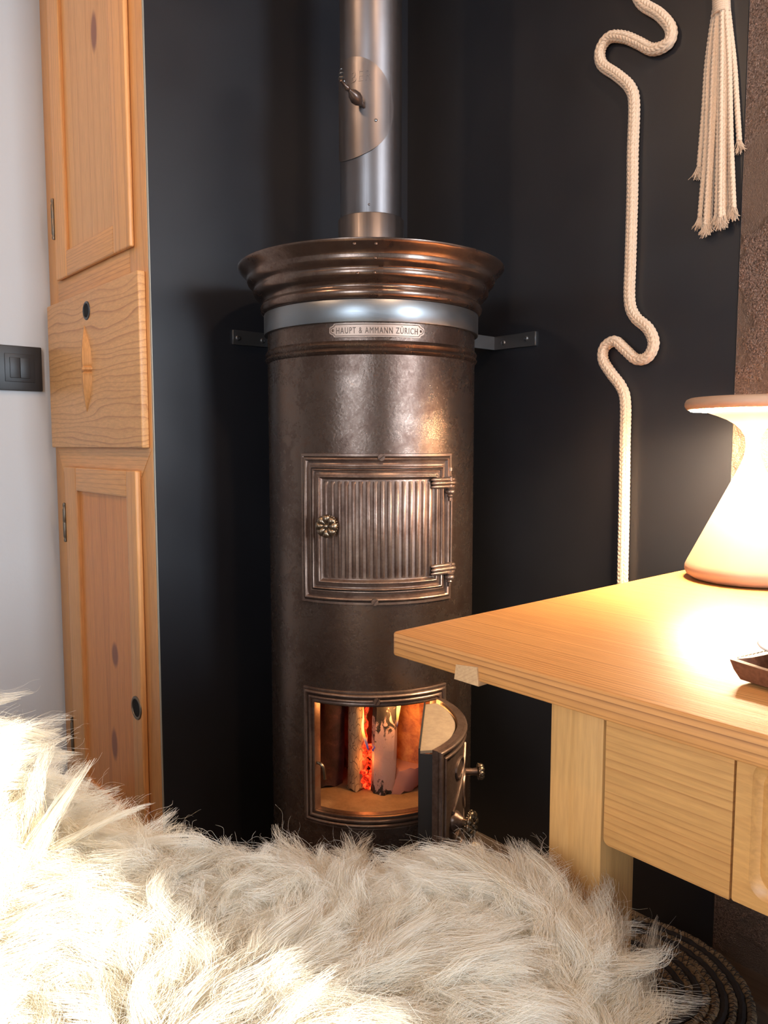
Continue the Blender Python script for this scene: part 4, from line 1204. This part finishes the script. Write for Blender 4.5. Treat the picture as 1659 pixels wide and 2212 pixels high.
V += [v - Vector((0, 0, .004)) for v in V]
Fc = []
for j in range(nd - 1):
    for i in range(nx - 1):
        a = j * nx + i
        Fc.append((a, a + 1, a + nx + 1, a + nx)); Fc.append((top_n + a, top_n + a + nx, top_n + a + nx + 1, top_n + a + 1))
SKB = tuple(plan(-.3, .45, .43))
skin = thing('sheepskin', 'long haired white sheepskin thrown over the bench in front of the stove', 'sheepskin', SKB)
M['hide'] = plain('sheep_hide', (.78, .70, .58), .9)
obj('hide', V, Fc, M['hide'], skin, True, off=SKB)

t = NT('wool'); 
hi = t.node('ShaderNodeHairInfo')
c = t.ramp(hi.outputs['Random'], [(0, (.85, .79, .67)), (.5, (.90, .87, .79)), (1, (.93, .92, .88))])
c = t.mix(t.ramp(hi.outputs['Intercept'], [(0, (1, 1, 1)), (.45, (0, 0, 0))]), c, (.90, .80, .62))
df = t.node('ShaderNodeBsdfDiffuse'); trn = t.node('ShaderNodeBsdfTranslucent'); gl = t.node('ShaderNodeBsdfGlossy')
t.link(c, df.inputs[0]); t.link(c, trn.inputs[0]); gl.inputs['Roughness'].default_value = .45; gl.inputs['Color'].default_value = (.9, .88, .84, 1)
mx = t.node('ShaderNodeMixShader'); mx.inputs[0].default_value = .48; t.link(df.outputs[0], mx.inputs[1]); t.link(trn.outputs[0], mx.inputs[2])
mx2 = t.node('ShaderNodeMixShader'); mx2.inputs[0].default_value = .05; t.link(mx.outputs[0], mx2.inputs[1]); t.link(gl.outputs[0], mx2.inputs[2])
t.link(mx2.outputs[0], t.out.inputs['Surface']); M['wool'] = t.m

rng = np.random.default_rng(7)
NL = 3700; PER = 100; NP = 18
# roots of the locks
X = rng.uniform(-.66, .182, NL); D = np.where(rng.random(NL) < .85, rng.uniform(.50, .815, NL), rng.uniform(.20, .50, NL))
D = np.where((X > .10) & (D > .755), D - .08, D); D = np.where((X > .145) & (D > .70), D - .11, D)
Z = hide_z(X, D)
e = .004
dzx = (hide_z(X + e, D) - Z) / e; dzd = (hide_z(X, D + e) - Z) / e
N = np.stack([-dzx * .30, -dzd * .8, np.ones(NL)], 1); N /= np.linalg.norm(N, axis=1)[:, None]
# a slowly turning field combs neighbouring locks the same way, in swirls
ang_f = 2.3 * np.sin(8.2 * X + 1.2 + 3 * D) + 1.9 * np.sin(9.5 * D - 6.7 * X) + 1.0 * np.sin(19 * X + 13 * D) + rng.normal(0, .35, NL)
lat = np.stack([np.cos(ang_f), np.sin(ang_f), np.zeros(NL)], 1)
dirv = N + lat * rng.uniform(.25, .8, NL)[:, None] + np.array([0, .05, .30])
dirv /= np.linalg.norm(dirv, axis=1)[:, None]
L = rng.uniform(.065, .105, NL) * np.where(X < -.27, .72, 1.0)
curl_ax = np.cross(dirv, rng.normal(0, 1, (NL, 3))); curl_ax /= np.linalg.norm(curl_ax, axis=1)[:, None]
side2 = np.cross(dirv, curl_ax)
bendv = lat * rng.uniform(.5, 1.4, NL)[:, None] + np.array([0, 0, -.75]) + curl_ax * rng.normal(0, .3, NL)[:, None]
u = np.linspace(0, 1, NP)
root = np.stack([X, D, Z], 1)
wav = (np.sin(u[None] * rng.uniform(4, 8, NL)[:, None] + rng.uniform(0, 6, NL)[:, None]) * (u[None] * .0150))
wav2 = (np.cos(u[None] * rng.uniform(4, 8, NL)[:, None] + rng.uniform(0, 6, NL)[:, None]) * (u[None] * .0130))
C = root[:, None] + dirv[:, None] * (L[:, None] * u[None])[..., None] + bendv[:, None] * (L[:, None] * .60 * u[None] ** 2.0)[..., None] + curl_ax[:, None] * wav[..., None] + side2[:, None] * wav2[..., None]
# a few long wisps standing out at the left end
wX = np.array([-.352, -.350, -.346, -.330, -.30]); wD = np.array([.715, .700, .725, .735, .745])
wdir = np.array([[.25, .1, 1.], [.55, .1, .75], [1., .1, .42], [.9, .1, .5], [.8, .2, .55]]); wdir /= np.linalg.norm(wdir, axis=1)[:, None]
wL = np.array([.105, .11, .115, .075, .06])
for i in range(5):
    q = int(np.argmin((X - wX[i]) ** 2 + (D - wD[i]) ** 2)); r0 = np.array([wX[i], wD[i], float(hide_z(wX[i], wD[i]))]); root[q] = r0
    C[q] = r0 + wdir[i] * (wL[i] * u)[:, None] + np.stack([.004 * np.sin(u * 6 + i), 0 * u, .006 * np.sin(u * 5 + 2 * i) * u + .010 * u ** 2 * (1 - i * .4)], 1)
S = np.repeat(C, PER, axis=0)
ns = NL * PER
o1 = np.repeat(curl_ax, PER, 0); o2 = np.repeat(side2, PER, 0); o3 = np.repeat(dirv, PER, 0)
rr0 = rng.uniform(0, 1, ns) ** .5 * .0165; aa = rng.uniform(0, 2 * PI, ns)
clump = (1 - .66 * u[None] ** .9)
ox = (rr0 * np.cos(aa))[:, None] * clump; oy = (rr0 * np.sin(aa))[:, None] * clump
f1 = rng.uniform(8, 22, ns)[:, None]; p1 = rng.uniform(0, 6.3, ns)[:, None]
am = rng.uniform(.0008, .0040, ns)[:, None]
ox = ox + np.sin(u[None] * f1 + p1) * am * u[None] ** .6; oy = oy + np.cos(u[None] * f1 * .9 + p1) * am * u[None] ** .6
lscale = rng.uniform(.72, 1.06, ns)
S = np.repeat(root, PER, 0)[:, None] + (S - np.repeat(root, PER, 0)[:, None]) * lscale[:, None, None]
S = S + o1[:, None] * ox[..., None] + o2[:, None] * oy[..., None]
# flyaway fibres, thin and curly
stray = rng.random(ns) < .11
k = int(stray.sum())
sv = rng.normal(0, 1, (k, 3)); sv[:, 2] = np.abs(sv[:, 2]) * .8
S[stray] = S[stray] + sv[:, None] * (u[None, :, None] ** 1.4 * .009)
for c3 in range(3):
    S[stray, :, c3] += np.sin(u[None] * rng.uniform(12, 36, k)[:, None] + rng.uniform(0, 6, k)[:, None]) * rng.uniform(.0012, .0040, k)[:, None] * u[None] ** .6
P = S.reshape(-1, 3)
Wp = P[:, :1] * np.array(RGT)[None] + P[:, 1:2] * np.array(FWD)[None]; Wp[:, 2] = P[:, 2]
Wp = (Wp - np.array(SKB)[None]).astype(np.float32)
hc = bpy.data.hair_curves.new('wool')
hc.add_curves([NP] * ns)
hc.position_data.foreach_set('vector', Wp.ravel())
ra = hc.attributes.get('radius') or hc.attributes.new('radius', 'FLOAT', 'POINT')
base_r = np.where(stray, rng.uniform(.00009, .00014, ns), rng.uniform(.00012, .00023, ns))
rad = (np.repeat(base_r[:, None], NP, 1) * (1 - .6 * u[None] ** 2)).astype(np.float32)
ra.data.foreach_set('value', rad.ravel())
hc.materials.append(M['wool'])
wo = bpy.data.objects.new('wool', hc); COL.objects.link(wo); wo.parent = skin
tag(wo, kind='stuff')
